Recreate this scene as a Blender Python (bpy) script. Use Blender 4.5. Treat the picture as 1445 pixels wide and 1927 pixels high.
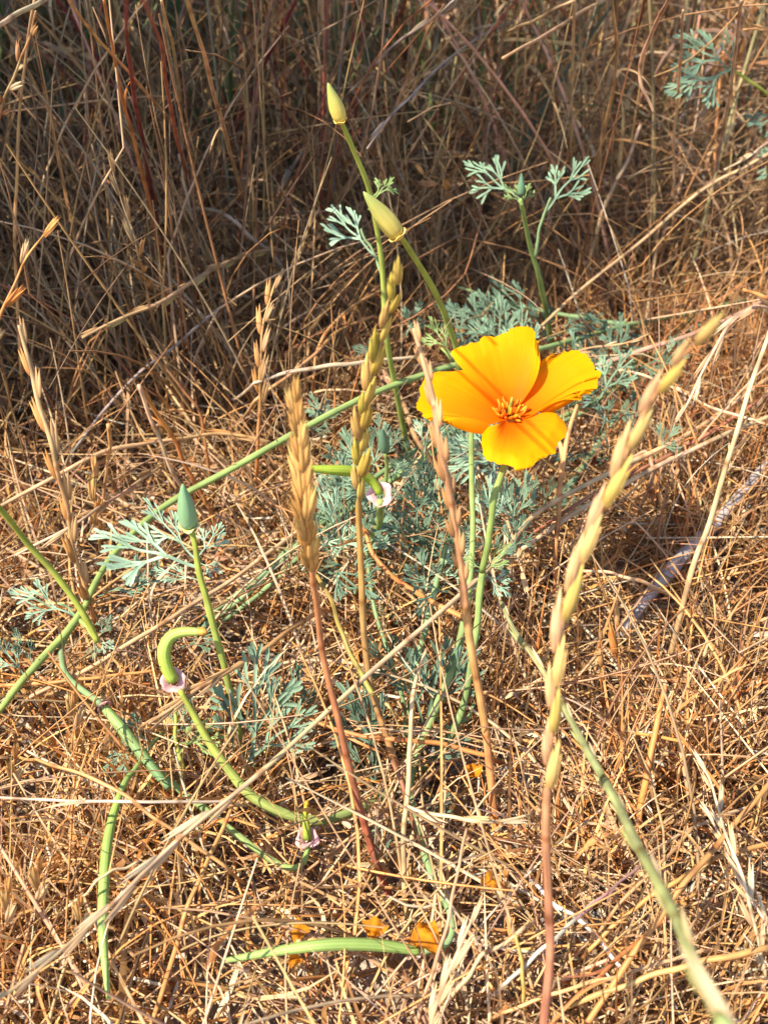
import bpy, math, random
import numpy as np
from mathutils import Vector, Matrix, Quaternion, noise as mnoise

# ------------------------------------------------------------------ clear
for o in list(bpy.data.objects):
    bpy.data.objects.remove(o, do_unlink=True)
scene = bpy.context.scene
COL = scene.collection
random.seed(7)
rng = np.random.default_rng(11)

# ------------------------------------------------------------------ camera
PITCH = math.radians(42.0)
CAM_H = 0.355
FOVY = math.radians(50.0)
PW, PH = 1445.0, 1927.0
FPX = PH / 2 / math.tan(FOVY / 2)
cam_d = bpy.data.cameras.new('camera')
cam = bpy.data.objects.new('camera', cam_d)
COL.objects.link(cam)
cam.location = (0, 0, CAM_H)
cam.rotation_euler = (math.pi / 2 - PITCH, 0, 0)
cam_d.sensor_fit = 'VERTICAL'
cam_d.sensor_height = 36.0
cam_d.sensor_width = 27.0
cam_d.lens = 18.0 / math.tan(FOVY / 2)
cam_d.clip_start = 0.005
cam_d.clip_end = 200.0
cam_d.dof.use_dof = True
cam_d.dof.focus_distance = 0.385
cam_d.dof.aperture_fstop = 18.0
scene.camera = cam

# ------------------------------------------------------------------ world, sun, exposure
SUN_EL = math.radians(53.0)
SUN_DIR = Vector((-0.88, -0.42, 0)).normalized() * math.cos(SUN_EL) + Vector((0, 0, math.sin(SUN_EL)))
world = bpy.data.worlds.new('World')
scene.world = world
world.use_nodes = True
wn = world.node_tree
for n in list(wn.nodes):
    wn.nodes.remove(n)
sky = wn.nodes.new('ShaderNodeTexSky')
sky.sky_type = 'NISHITA'
sky.sun_disc = False
sky.sun_elevation = SUN_EL
sky.sun_rotation = math.atan2(SUN_DIR.x, SUN_DIR.y)
bg = wn.nodes.new('ShaderNodeBackground')
bg.inputs['Strength'].default_value = 0.14
wo = wn.nodes.new('ShaderNodeOutputWorld')
wn.links.new(sky.outputs[0], bg.inputs[0])
wn.links.new(bg.outputs[0], wo.inputs[0])
sun_d = bpy.data.lights.new('sun', 'SUN')
sun_d.energy = 5.0
sun_d.angle = math.radians(0.53)
sun_d.color = (1.0, 0.91, 0.77)
sun = bpy.data.objects.new('sun', sun_d)
COL.objects.link(sun)
sun.location = SUN_DIR * 5
sun.rotation_euler = SUN_DIR.to_track_quat('Z', 'Y').to_euler()
scene.view_settings.view_transform = 'Standard'
scene.view_settings.look = 'None'
scene.view_settings.gamma = 1.0
scene.view_settings.exposure = 1.2
scene.view_settings.use_curve_mapping = False
scene.cycles.max_bounces = 4
scene.cycles.diffuse_bounces = 2
scene.cycles.glossy_bounces = 1
scene.cycles.transmission_bounces = 2
scene.cycles.caustics_reflective = False
scene.cycles.caustics_refractive = False

# ------------------------------------------------------------------ picture <-> place
cP, sP = math.cos(PITCH), math.sin(PITCH)


def ray(px, py):
    a = (px - PW / 2) / FPX
    b = -(py - PH / 2) / FPX
    return np.array([a, cP + b * sP, -sP + b * cP])      # per metre of depth


def at(px, py, z):
    """the point of the place that stands at height z (m) on the line of sight px,py"""
    r = ray(px, py)
    d = (CAM_H - z) / -r[2]
    return np.array([0, 0, CAM_H]) + r * d


def depth(p):
    return p[1] * cP - (p[2] - CAM_H) * sP


def metres(wpx, p):
    return wpx * depth(p) / FPX


# ------------------------------------------------------------------ materials
def new_mat(name):
    m = bpy.data.materials.new(name)
    m.use_nodes = True
    nt = m.node_tree
    for n in list(nt.nodes):
        nt.nodes.remove(n)
    out = nt.nodes.new('ShaderNodeOutputMaterial')
    return m, nt, out


def plant_mat(name, rough=0.5, spec=0.35, trans=0.15, streak=(900, 60), lo=0.62, hi=1.18, blot=0.25, bump=0.25, speck=0.0):
    """pigment from the mesh's own colour attribute, fibre streaks and blotches from noise along the stem"""
    m, nt, out = new_mat(name)
    N, L = nt.nodes, nt.links
    ca = N.new('ShaderNodeAttribute'); ca.attribute_name = 'Col'
    la = N.new('ShaderNodeAttribute'); la.attribute_name = 'lu'
    mp = N.new('ShaderNodeMapping'); mp.inputs['Scale'].default_value = (streak[0], streak[1], 37.0)
    L.new(la.outputs['Vector'], mp.inputs['Vector'])
    n1 = N.new('ShaderNodeTexNoise'); n1.inputs['Scale'].default_value = 1.0; n1.inputs['Detail'].default_value = 3.0
    L.new(mp.outputs[0], n1.inputs['Vector'])
    mp2 = N.new('ShaderNodeMapping'); mp2.inputs['Scale'].default_value = (60, 130, 11.0)
    L.new(la.outputs['Vector'], mp2.inputs['Vector'])
    n2 = N.new('ShaderNodeTexNoise'); n2.inputs['Scale'].default_value = 1.0; n2.inputs['Detail'].default_value = 2.0
    L.new(mp2.outputs[0], n2.inputs['Vector'])
    r1 = N.new('ShaderNodeMapRange'); r1.inputs['From Min'].default_value = 0.3; r1.inputs['From Max'].default_value = 0.7
    r1.inputs['To Min'].default_value = lo; r1.inputs['To Max'].default_value = hi
    L.new(n1.outputs['Fac'], r1.inputs['Value'])
    r2 = N.new('ShaderNodeMapRange'); r2.inputs['From Min'].default_value = 0.3; r2.inputs['From Max'].default_value = 0.7
    r2.inputs['To Min'].default_value = 1 - blot; r2.inputs['To Max'].default_value = 1 + blot * 0.6
    L.new(n2.outputs['Fac'], r2.inputs['Value'])
    mu = N.new('ShaderNodeMath'); mu.operation = 'MULTIPLY'
    L.new(r1.outputs[0], mu.inputs[0]); L.new(r2.outputs[0], mu.inputs[1])
    vm = N.new('ShaderNodeVectorMath'); vm.operation = 'SCALE'
    L.new(ca.outputs['Color'], vm.inputs[0]); L.new(mu.outputs[0], vm.inputs['Scale'])
    colout = vm.outputs[0]
    pb = N.new('ShaderNodeBsdfPrincipled')
    pb.inputs['Roughness'].default_value = rough
    pb.inputs['Specular IOR Level'].default_value = spec
    L.new(colout, pb.inputs['Base Color'])
    bp = N.new('ShaderNodeBump'); bp.inputs['Strength'].default_value = bump; bp.inputs['Distance'].default_value = 0.0003
    L.new(n1.outputs['Fac'], bp.inputs['Height'])
    L.new(bp.outputs[0], pb.inputs['Normal'])
    if trans > 0:
        tb = N.new('ShaderNodeBsdfTranslucent')
        L.new(colout, tb.inputs['Color'])
        mx = N.new('ShaderNodeMixShader'); mx.inputs[0].default_value = trans
        L.new(pb.outputs[0], mx.inputs[1]); L.new(tb.outputs[0], mx.inputs[2])
        L.new(mx.outputs[0], out.inputs[0])
    else:
        L.new(pb.outputs[0], out.inputs[0])
    return m


M_STRAW = plant_mat('dry_straw', rough=0.5, spec=0.35, trans=0.2)
M_THATCH = plant_mat('dry_thatch', rough=0.55, spec=0.3, trans=0.22, bump=0.0)
M_HUSK = plant_mat('dry_husk', rough=0.5, spec=0.35, trans=0.25, streak=(500, 40), lo=0.7, hi=1.15)
M_STEM = plant_mat('poppy_stem', rough=0.6, spec=0.25, trans=0.28, streak=(700, 25), lo=0.78, hi=1.12, blot=0.22, bump=0.1)
M_LEAF = plant_mat('poppy_leaf', rough=0.6, spec=0.3, trans=0.22, streak=(300, 60), lo=0.85, hi=1.12, blot=0.2, bump=0.1)
M_POD = plant_mat('poppy_pod', rough=0.55, spec=0.3, trans=0.25, streak=(200, 30), lo=0.88, hi=1.1, blot=0.1, bump=0.1)
M_RIM = plant_mat('pod_rim', rough=0.55, spec=0.3, trans=0.2, streak=(300, 300), lo=0.85, hi=1.1, blot=0.15, bump=0.1)
M_PETAL = plant_mat('poppy_petal', rough=0.6, spec=0.1, trans=0.45, streak=(900, 18), lo=0.93, hi=1.05, blot=0.06, bump=0.22)
M_TWIG = plant_mat('twig_bark', rough=0.8, spec=0.2, trans=0.0, streak=(250, 140), lo=0.6, hi=1.2, blot=0.3, bump=0.5)


def soil_mat(name, c1, c2, c3, scale):
    m, nt, out = new_mat(name)
    N, L = nt.nodes, nt.links
    tc = N.new('ShaderNodeTexCoord')
    n1 = N.new('ShaderNodeTexNoise'); n1.inputs['Scale'].default_value = scale; n1.inputs['Detail'].default_value = 8.0
    L.new(tc.outputs['Object'], n1.inputs['Vector'])
    v = N.new('ShaderNodeTexVoronoi'); v.inputs['Scale'].default_value = scale * 14
    L.new(tc.outputs['Object'], v.inputs['Vector'])
    cr = N.new('ShaderNodeValToRGB')
    e = cr.color_ramp.elements
    e[0].position = 0.3; e[0].color = (*c1, 1)
    e[1].position = 0.72; e[1].color = (*c3, 1)
    k = e.new(0.5); k.color = (*c2, 1)
    L.new(n1.outputs['Fac'], cr.inputs[0])
    mx = N.new('ShaderNodeMixRGB'); mx.blend_type = 'OVERLAY'; mx.inputs[0].default_value = 0.45
    bw = N.new('ShaderNodeRGBToBW'); L.new(v.outputs['Color'], bw.inputs[0])
    L.new(cr.outputs[0], mx.inputs[1]); L.new(bw.outputs[0], mx.inputs[2])
    hs = N.new('ShaderNodeHueSaturation'); hs.inputs['Saturation'].default_value = 0.75
    L.new(mx.outputs[0], hs.inputs['Color'])
    pb = N.new('ShaderNodeBsdfPrincipled'); pb.inputs['Roughness'].default_value = 0.9
    pb.inputs['Specular IOR Level'].default_value = 0.2
    L.new(hs.outputs[0], pb.inputs['Base Color'])
    bp = N.new('ShaderNodeBump'); bp.inputs['Strength'].default_value = 0.8; bp.inputs['Distance'].default_value = 0.002
    L.new(v.outputs['Distance'], bp.inputs['Height'])
    bp2 = N.new('ShaderNodeBump'); bp2.inputs['Strength'].default_value = 0.6; bp2.inputs['Distance'].default_value = 0.004
    L.new(n1.outputs['Fac'], bp2.inputs['Height']); L.new(bp.outputs[0], bp2.inputs['Normal'])
    L.new(bp2.outputs[0], pb.inputs['Normal'])
    L.new(pb.outputs[0], out.inputs[0])
    return m


M_SOIL = soil_mat('dry_soil', (0.13, 0.085, 0.055), (0.27, 0.18, 0.11), (0.44, 0.32, 0.20), 22.0)
M_STONE = soil_mat('grey_stone', (0.16, 0.15, 0.14), (0.28, 0.26, 0.24), (0.42, 0.39, 0.35), 60.0)


# ------------------------------------------------------------------ mesh helpers
def mesh_from(name, verts, faces, col, lu, mat, smooth=True):
    """verts (n,3); faces list or (m,4)/(m,3) array; col (n,3) or (3,); lu (n,3)"""
    verts = np.asarray(verts, dtype=np.float32)
    n = len(verts)
    me = bpy.data.meshes.new(name)
    if isinstance(faces, np.ndarray):
        k = faces.shape[1]
        m = len(faces)
        me.vertices.add(n)
        me.vertices.foreach_set('co', verts.ravel())
        me.loops.add(m * k)
        me.loops.foreach_set('vertex_index', faces.astype(np.int32).ravel())
        me.polygons.add(m)
        me.polygons.foreach_set('loop_start', np.arange(0, m * k, k, dtype=np.int32))
        me.polygons.foreach_set('loop_total', np.full(m, k, dtype=np.int32))
        me.update(calc_edges=True)
    else:
        me.from_pydata(verts.tolist(), [], faces)
        me.update()
    col = np.asarray(col, dtype=np.float32)
    if col.ndim == 1:
        col = np.repeat(col[None], n, 0)
    c4 = np.ones((n, 4), dtype=np.float32); c4[:, :3] = col
    a = me.color_attributes.new('Col', 'FLOAT_COLOR', 'POINT')
    a.data.foreach_set('color', c4.ravel())
    b = me.attributes.new('lu', 'FLOAT_VECTOR', 'POINT')
    b.data.foreach_set('vector', np.asarray(lu, dtype=np.float32).ravel())
    me.materials.append(mat)
    if smooth:
        me.polygons.foreach_set('use_smooth', np.ones(len(me.polygons), dtype=bool))
    return me


def catmull(pts, step=None, n=None):
    pts = np.asarray(pts, dtype=float)
    if len(pts) == 2:
        k = n or max(2, int(np.linalg.norm(pts[1] - pts[0]) / step) + 1)
        t = np.linspace(0, 1, k)[:, None]
        return pts[0] * (1 - t) + pts[1] * t
    P = np.vstack([2 * pts[0] - pts[1], pts, 2 * pts[-1] - pts[-2]])
    out = []
    for i in range(1, len(P) - 2):
        p0, p1, p2, p3 = P[i - 1:i + 3]
        L = np.linalg.norm((p2 - p1)[:2]) if step else 1
        k = max(2, int(math.ceil(L / step))) if step else n
        t = np.linspace(0, 1, k, endpoint=False)[:, None]
        out.append(0.5 * (2 * p1 + (p2 - p0) * t + (2 * p0 - 5 * p1 + 4 * p2 - p3) * t ** 2 + (3 * p1 - p0 - 3 * p2 + p3) * t ** 3))
    out.append(pts[-1:])
    return np.vstack(out)


def frames(pts):
    t = np.gradient(pts, axis=0)
    t /= np.linalg.norm(t, axis=1)[:, None] + 1e-12
    n = np.zeros_like(t)
    a = np.array([0.3, -0.8, 0.52])
    v = a - t[0] * a.dot(t[0])
    v /= np.linalg.norm(v) + 1e-12
    for i in range(len(t)):
        v = v - t[i] * v.dot(t[i])
        v /= np.linalg.norm(v) + 1e-12
        n[i] = v
    return t, n, np.cross(t, n)


def tube(pts, rad, sides=6, ridge=0.0, flat=1.0, c0=(1, 1, 1), c1=None, ridge_col=None, seed=0.0):
    """returns verts, faces(list), col, lu : a closed tapered tube"""
    pts = np.asarray(pts, dtype=float)
    k = len(pts)
    t, a, b = frames(pts)
    ang = np.linspace(0, 2 * np.pi, sides, endpoint=False)
    rr = np.ones(sides)
    if ridge:
        rr = 1 + ridge * np.where(np.arange(sides) % 2 == 0, 1, -1)
    ring = (np.cos(ang) * rr)[None, :, None] * a[:, None, :] + (np.sin(ang) * rr * flat)[None, :, None] * b[:, None, :]
    v = (pts[:, None, :] + ring * np.asarray(rad)[:, None, None]).reshape(-1, 3)
    f = []
    for i in range(k - 1):
        for j in range(sides):
            j2 = (j + 1) % sides
            f.append((i * sides + j, i * sides + j2, (i + 1) * sides + j2, (i + 1) * sides + j))
    f.append(tuple(range(sides))[::-1])
    f.append(tuple((k - 1) * sides + j for j in range(sides)))
    s = np.r_[0, np.cumsum(np.linalg.norm(np.diff(pts, axis=0), axis=1))]
    c0 = np.asarray(c0, float); c1 = c0 if c1 is None else np.asarray(c1, float)
    w = (s / (s[-1] + 1e-9))[:, None]
    col = np.repeat((c0 * (1 - w) + c1 * w)[:, None, :], sides, 1)
    if ridge_col is not None:
        col[:, 1::2] *= np.asarray(ridge_col)
    lu = np.zeros((k, sides, 3))
    tri = np.abs(np.arange(sides) / sides * 2 - 1)
    lu[:, :, 0] = tri[None] * 0.008
    lu[:, :, 1] = s[:, None]
    lu[:, :, 2] = seed
    return v, f, col.reshape(-1, 3), lu.reshape(-1, 3)


def join(parts):
    V, F, C, U, o = [], [], [], [], 0
    for v, f, c, u in parts:
        V.append(v); C.append(np.asarray(c) if np.asarray(c).ndim == 2 else np.repeat(np.asarray(c)[None], len(v), 0)); U.append(u)
        F += [tuple(i + o for i in q) for q in f]
        o += len(v)
    return np.vstack(V), F, np.vstack(C), np.vstack(U)


def setp(o, label=None, cat=None, group=None, kind=None):
    if label: o['label'] = label
    if cat: o['category'] = cat
    if group: o['group'] = group
    if kind: o['kind'] = kind
    return o


class Thing:
    def __init__(self, name, label, cat, base, group=None):
        self.base = np.asarray(base, float)
        self.root = bpy.data.objects.new(name, None)
        self.root.empty_display_size = 0.01
        self.root.location = self.base
        COL.objects.link(self.root)
        setp(self.root, label, cat, group)

    def part(self, name, geo, mat, parent=None):
        v, f, c, u = geo
        me = mesh_from(name, np.asarray(v) - self.base, f, c, u, mat)
        o = bpy.data.objects.new(name, me)
        COL.objects.link(o)
        o.parent = parent or self.root
        return o

    def inst(self, name, me, M, parent=None):
        o = bpy.data.objects.new(name, me)
        COL.objects.link(o)
        o.parent = parent or self.root
        M = M.copy()
        M.translation = M.translation - Vector(self.base)
        o.matrix_local = M
        return o


def single(name, geo, mat, label, cat, base, group=None):
    v, f, c, u = geo
    me = mesh_from(name, np.asarray(v) - np.asarray(base), f, c, u, mat)
    o = bpy.data.objects.new(name, me)
    o.location = base
    COL.objects.link(o)
    return setp(o, label, cat, group)


# ------------------------------------------------------------------ palette (linear albedo)
GOLD = (0.70, 0.355, 0.125); ORANGE = (0.66, 0.27, 0.075); TAN = (0.62, 0.385, 0.19); CREAM = (0.76, 0.52, 0.31)
PALE = (0.72, 0.60, 0.42); BROWN = (0.30, 0.155, 0.07); RUST = (0.44, 0.16, 0.07); RED = (0.36, 0.08, 0.06)
BURG = (0.20, 0.035, 0.04); GREYS = (0.42, 0.34, 0.28); PINK = (0.66, 0.38, 0.22); OLIVE = (0.36, 0.30, 0.07)
UMBER = (0.13, 0.08, 0.05); DRYGREEN = (0.13, 0.17, 0.05); YELLOW = (0.70, 0.50, 0.12)
P_STEM = (0.33, 0.42, 0.12); P_YEL = (0.43, 0.46, 0.08); P_GLAU = (0.27, 0.385, 0.18); P_POD = (0.33, 0.46, 0.13)
P_LEAF = (0.20, 0.36, 0.26); P_DARK = (0.115, 0.21, 0.175)


def trace(pts, z, w, step=20.0, root='end', wob=0.0):
    """pts: sight lines; z: heights at the two ends (or at every point); w: widths in px. -> 3D points, radii"""
    pts = np.asarray(pts, float)
    L = np.r_[0, np.cumsum(np.linalg.norm(np.diff(pts, axis=0), axis=1))]
    L /= L[-1]
    zz = np.interp(L, np.linspace(0, 1, len(z)), z) if len(z) != len(pts) else np.asarray(z, float)
    ww = np.interp(L, np.linspace(0, 1, len(w)), w)
    q = catmull(np.c_[pts, zz, ww], step=step)
    P = np.array([at(a, b, c) for a, b, c, _ in q])
    R = np.array([metres(wi, p) / 2 for p, wi in zip(P, q[:, 3])])
    if wob:
        k = len(P)
        ph = rng.uniform(0, 6, 6)
        s = np.linspace(0, 1, k)
        for ax in range(3):
            P[:, ax] += wob * (np.sin(s * 9 + ph[ax]) * 0.6 + np.sin(s * 23 + ph[ax + 3]) * 0.3) * np.sin(np.pi * np.clip(s, 0.02, 0.98)) ** 0.5
    for end in ((root,) if root in ('start', 'end') else (('start', 'end') if root == 'both' else ())):
        if end == 'start':
            P, R = P[::-1], R[::-1]
        p = P[-1]
        e0, e1 = (q[-1], q[-2]) if end == 'end' else (q[0], q[1])
        u = (e0 - e1)[:2]; u = u / (np.linalg.norm(u) + 1e-9)
        reach = 25 + 700 * max(p[2], 0.0)
        gy = min(e0[1] + u[1] * reach, 2500.0)
        gy = max(gy, e0[1] - 120.0)
        tgt = at(e0[0] + u[0] * reach, gy, -0.004)
        if tgt[1] - p[1] > 0.16:                      # keep the foot within a stalk's length
            tgt = p + (tgt - p) * 0.16 / (tgt[1] - p[1]); tgt[2] = -0.004
        m = max(4, int(np.linalg.norm(tgt - p) / 0.005))
        t = np.linspace(0, 1, m + 1)[1:, None]
        ext = p * (1 - t) + tgt * t
        ext[:, 2] -= (np.sin(np.pi * t) * 0.04 * np.linalg.norm(tgt - p))[:, 0]
        P = np.vstack([P, ext]); R = np.r_[R, np.full(m, R[-1])]
        if end == 'start':
            P, R = P[::-1], R[::-1]
    return P, R


# ------------------------------------------------------------------ spikelets (shared meshes)
SPK = {}


def spikelet_mesh(shape, ci):
    """a spikelet of several overlapping pointed husks; local +Y is its length (1), X its width (1)"""
    key = (shape, tuple(ci))
    if key in SPK:
        return SPK[key]
    c = np.asarray(ci, float)
    parts = []
    if shape == 'tight':
        husks = [(0, 0, 0, 1.0, 0.5), (-0.16, 0.02, 0.13, 0.86, 0.36), (0.16, -0.02, -0.13, 0.8, 0.36), (0.02, 0.28, 0.02, 0.78, 0.34)]
    elif shape == 'open':
        husks = [(0, 0, 0, 1.0, 0.34), (-0.2, 0.05, 0.30, 0.9, 0.30), (0.2, 0.0, -0.30, 0.92, 0.30), (-0.1, 0.3, 0.15, 0.8, 0.26), (0.1, 0.25, -0.16, 0.85, 0.26)]
    else:  # 'thin'
        husks = [(0, 0, 0, 1.0, 0.4), (0.14, 0.04, -0.22, 0.9, 0.32)]
    for q, (x0, y0, a, l, w) in enumerate(husks):
        ts = np.array([0, 0.12, 0.32, 0.58, 0.82, 1.0])
        rs = np.array([0.25, 0.75, 1.0, 0.80, 0.36, 0.03]) * w * 0.86
        ys = y0 + ts * l * math.cos(a)
        xs = x0 + ts * l * math.sin(-a) * 0.9 + 0.10 * np.sign(-a) * ts ** 2
        zs = 0.10 * np.sin(q * 2.1) + 0.05 * ts
        pts = np.c_[xs, ys, zs + 0.0 * ts]
        ang = np.linspace(0, 2 * np.pi, 7, endpoint=False)
        v = pts[:, None, :] + rs[:, None, None] * np.stack([np.cos(ang), 0 * ang, np.sin(ang) * 0.7], -1)[None]
        f = []
        for i in range(5):
            for j in range(7):
                f.append((i * 7 + j, i * 7 + (j + 1) % 7, (i + 1) * 7 + (j + 1) % 7, (i + 1) * 7 + j))
        tip = np.array([1.12, 1.08, 0.95]) * c; basec = np.array([0.8, 0.7, 0.6]) * c
        cc = np.repeat((basec[None] * (1 - ts[:, None]) + tip[None] * ts[:, None])[:, None], 7, 1) * (0.85 + 0.12 * q)
        lu = np.zeros((6, 7, 3)); lu[..., 0] = np.abs(np.arange(7) / 7 * 2 - 1)[None] * 0.006; lu[..., 1] = ts[:, None] * 0.012; lu[..., 2] = q * 0.7
        parts.append((v.reshape(-1, 3), f, np.clip(cc, 0, 0.85).reshape(-1, 3), lu.reshape(-1, 3)))
    v, f, cc, u = join(parts)
    me = mesh_from('spikelet', v, f, cc, u, M_HUSK)
    SPK[key] = me
    return me


def awn_mesh(ci):
    key = ('awn', tuple(ci))
    if key not in SPK:
        g = [tube(np.array([[0, 0, 0], [sx * 0.3, 0.5, 0.1], [sx, 1.0, 0.15]]), [0.03, 0.02, 0.006], 3, c0=ci) for sx in (-0.5, 0.1, 0.6)]
        SPK[key] = mesh_from('awn', *join(g), M_HUSK)
    return SPK[key]


def add_spikelets(th, P, n, s0, s1, length, width, shape, cols, flare=0.25, awn=0.0, tipone=True):
    """spikelets alternating on the two sides of the stem between fractions s0..s1 (0 = first point); the tip is the first point"""
    S = np.r_[0, np.cumsum(np.linalg.norm(np.diff(P, axis=0), axis=1))]; S /= S[-1]
    for i in range(n):
        s = s0 + (s1 - s0) * (i + 0.5 * random.uniform(0.7, 1.3)) / n
        p = np.array([np.interp(s, S, P[:, k]) for k in range(3)])
        s2 = max(0.0, s - 0.015)
        pa = np.array([np.interp(s2, S, P[:, k]) for k in range(3)])
        pb = np.array([np.interp(min(1, s + 0.015), S, P[:, k]) for k in range(3)])
        t = pa - pb                                 # towards the tip
        t /= np.linalg.norm(t) + 1e-12
        view = p - np.array([0, 0, CAM_H]); view /= np.linalg.norm(view)
        side = np.cross(t, view); side /= np.linalg.norm(side) + 1e-9
        sg = 1 if i % 2 else -1
        tw = random.uniform(-0.5, 0.5)
        side = (side * math.cos(tw) + np.cross(side, t) * math.sin(tw)) * sg
        fl = flare * random.uniform(0.5, 1.2) * 0.8
        if i == 0 and tipone:
            fl = 0.03
        ydir = t * math.cos(fl) + side * math.sin(fl)
        zdir = np.cross(side, ydir); zdir /= np.linalg.norm(zdir)
        xdir = np.cross(ydir, zdir)
        g = random.uniform(0.8, 1.15) * (0.8 + 0.35 * min(1, i / max(1, n * 0.4)))
        l, w = length * g * 1.12, width * g * {'tight': 0.82, 'open': 0.74}.get(shape, 0.64)
        pos = p + side * width * 0.12 - t * l * 0.25
        M = Matrix((list(xdir * w) + [0], list(ydir * l) + [0], list(zdir * w) + [0], [0, 0, 0, 1])).transposed()
        M = Matrix.Translation(Vector(pos)) @ M
        c = cols[i % len(cols)]
        o = th.inst('spikelet', spikelet_mesh(shape, c), M)
        if awn:
            M2 = Matrix.Translation(Vector(pos + ydir * l * 0.9)) @ Matrix((list(xdir * w * 0.9) + [0], list(ydir * awn) + [0], list(zdir * w) + [0], [0, 0, 0, 1])).transposed()
            a = bpy.data.objects.new('awn', awn_mesh(c)); COL.objects.link(a); a.parent = o
            M3 = M.inverted() @ M2
            a.matrix_local = M3


def node_swell(R, P, every=0.045):
    S = np.r_[0, np.cumsum(np.linalg.norm(np.diff(P, axis=0), axis=1))]
    f = 1 + 0.025 * np.sin(S * 300 + R[0] * 9e4)
    return R * f


def straw(label, pts, z, w, c0, c1=None, root='end', name='dry_straw', cat='straw', group=None, wob=0.0006, spike=None, tail=None, sides=9, step=10.0, flat=1.0):
    """one traced dry stalk. spike: dict(n,s0,s1,l,w,shape,cols,flare,awn)"""
    z = [q + 0.009 if 0.02 < q < 0.06 else q for q in z]
    P, R = trace(pts, z, w, step=step, root=root if tail is None else None, wob=wob)
    if tail is not None:
        tl = catmull(np.vstack([P[-2:], tail]), n=8)[8:]
        P = np.vstack([P, tl]); R = np.r_[R, np.full(len(tl), R[-1])]
    R = node_swell(R, P) * 0.86
    S = np.r_[0, np.cumsum(np.linalg.norm(np.diff(P, axis=0), axis=1))]
    if spike is not None:
        f = S / S[-1]
        R = R * np.where((f >= spike['s0']) & (f <= spike['s1']), 0.8 if spike.get('shape') == 'thin' else 0.5, 1.0)
    base = P[np.argmin(P[:, 2])].copy()
    sd = random.uniform(0, 9)
    nodes = np.cumsum(rng.uniform(0.018, 0.055, 60))
    dn = np.abs(S[:, None] - nodes[None]).min(1)
    jn = np.searchsorted(nodes, S)
    tint = rng.uniform(0.88, 1.12, (62, 1)) * rng.uniform(0.94, 1.06, (62, 3))
    fac = tint[jn]
    fac = fac * np.where(dn[:, None] < 0.0011, np.array([[0.62, 0.5, 0.42]]), 1.0)
    blot = np.array([mnoise.noise(Vector((q * 160, sd * 7, 0.3))) for q in S])
    fac = fac * (1 - 0.35 * np.clip(blot * 2 - 0.3, 0, 1))[:, None]
    R = R * np.where(dn < 0.0011, 1.0 + 0.14 * (R < 0.0009) + 0.04, 1.0)
    g = tube(P, R, sides, c0=c0, c1=c1, seed=sd, flat=flat)
    g = (g[0], g[1], np.clip(g[2] * np.repeat(fac, sides, 0), 0, 0.85), g[3])
    if spike is None and not (S[-1] > 0.09 and random.random() < 0.55 and flat == 1.0):
        return single(name, g, M_STRAW, label, cat, base, group)
    if spike is None:
        th = Thing(name, label, cat, base, group)
        th.part('stem', g, M_STRAW)
        for q in range(random.choice([1, 1, 2])):
            kk = int(len(P) * random.uniform(0.2, 0.75))
            t_ = P[kk - 1] - P[min(kk + 1, len(P) - 1)]; t_ /= np.linalg.norm(t_) + 1e-9
            if t_[2] < 0: t_ = -t_
            az_ = math.atan2(t_[1], t_[0]); el_ = math.asin(max(-1, min(1, t_[2])))
            one = np.ones(1)
            bg_ = blades(P[kk][None], one * (az_ + random.uniform(-0.5, 0.5)), one * (el_ + 0.15), one * random.uniform(-2.2, -0.3), one * random.uniform(-1.5, 1.5), one * random.uniform(0.012, 0.034), one * R[kk] * random.uniform(1.6, 2.4), np.asarray(c0)[None] * random.uniform(0.7, 1.1), 12, 'ribbon', taper=0.08)
            th.part('leaf_blade', bg_, M_THATCH)
        return th.root
    th = Thing(name if name != 'dry_straw' else 'dry_grass_spike', label, cat if cat != 'straw' else 'grass spike', base, group)
    th.part('stem', g, M_STRAW)
    pm = P[int(len(P) * (spike['s0'] + spike['s1']) / 2)]
    add_spikelets(th, P, spike['n'], spike['s0'], spike['s1'], metres(spike['l'], pm), metres(spike['w'], pm), spike.get('shape', 'tight'), spike['cols'], spike.get('flare', 0.25), metres(spike['awn'], pm) if spike.get('awn') else 0)
    return th.root


# ================================================================== THE GROUND
def build_ground():
    k = 90
    u = np.linspace(-1, 1, k * 2 + 1)
    ax = np.sign(u) * (np.abs(u) * 1.4 + np.abs(u) ** 9 * 60)
    X, Y = np.meshgrid(ax, ax + 0.6)
    Z = np.zeros_like(X)
    for i in range(X.shape[0]):
        for j in range(X.shape[1]):
            p = Vector((X[i, j], Y[i, j], 0))
            Z[i, j] = 0.008 * mnoise.noise(p * 9) + 0.004 * mnoise.noise(p * 31) - 0.006
            r = math.hypot(X[i, j], Y[i, j] - 0.6)
            if r > 2:
                Z[i, j] += 0.05 * (r - 2) ** 0.5 * mnoise.noise(p * 0.3)
    m = len(u)
    idx = np.arange(m * m).reshape(m, m)
    f = np.stack([idx[:-1, :-1], idx[:-1, 1:], idx[1:, 1:], idx[1:, :-1]], -1).reshape(-1, 4)
    v = np.stack([X, Y, Z], -1).reshape(-1, 3)
    me = mesh_from('ground', v, f, (0.2, 0.15, 0.1), v, M_SOIL)
    o = bpy.data.objects.new('ground', me)
    COL.objects.link(o)
    setp(o, 'dry brown stony soil under the dead grass', None, None, 'structure')


build_ground()


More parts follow.
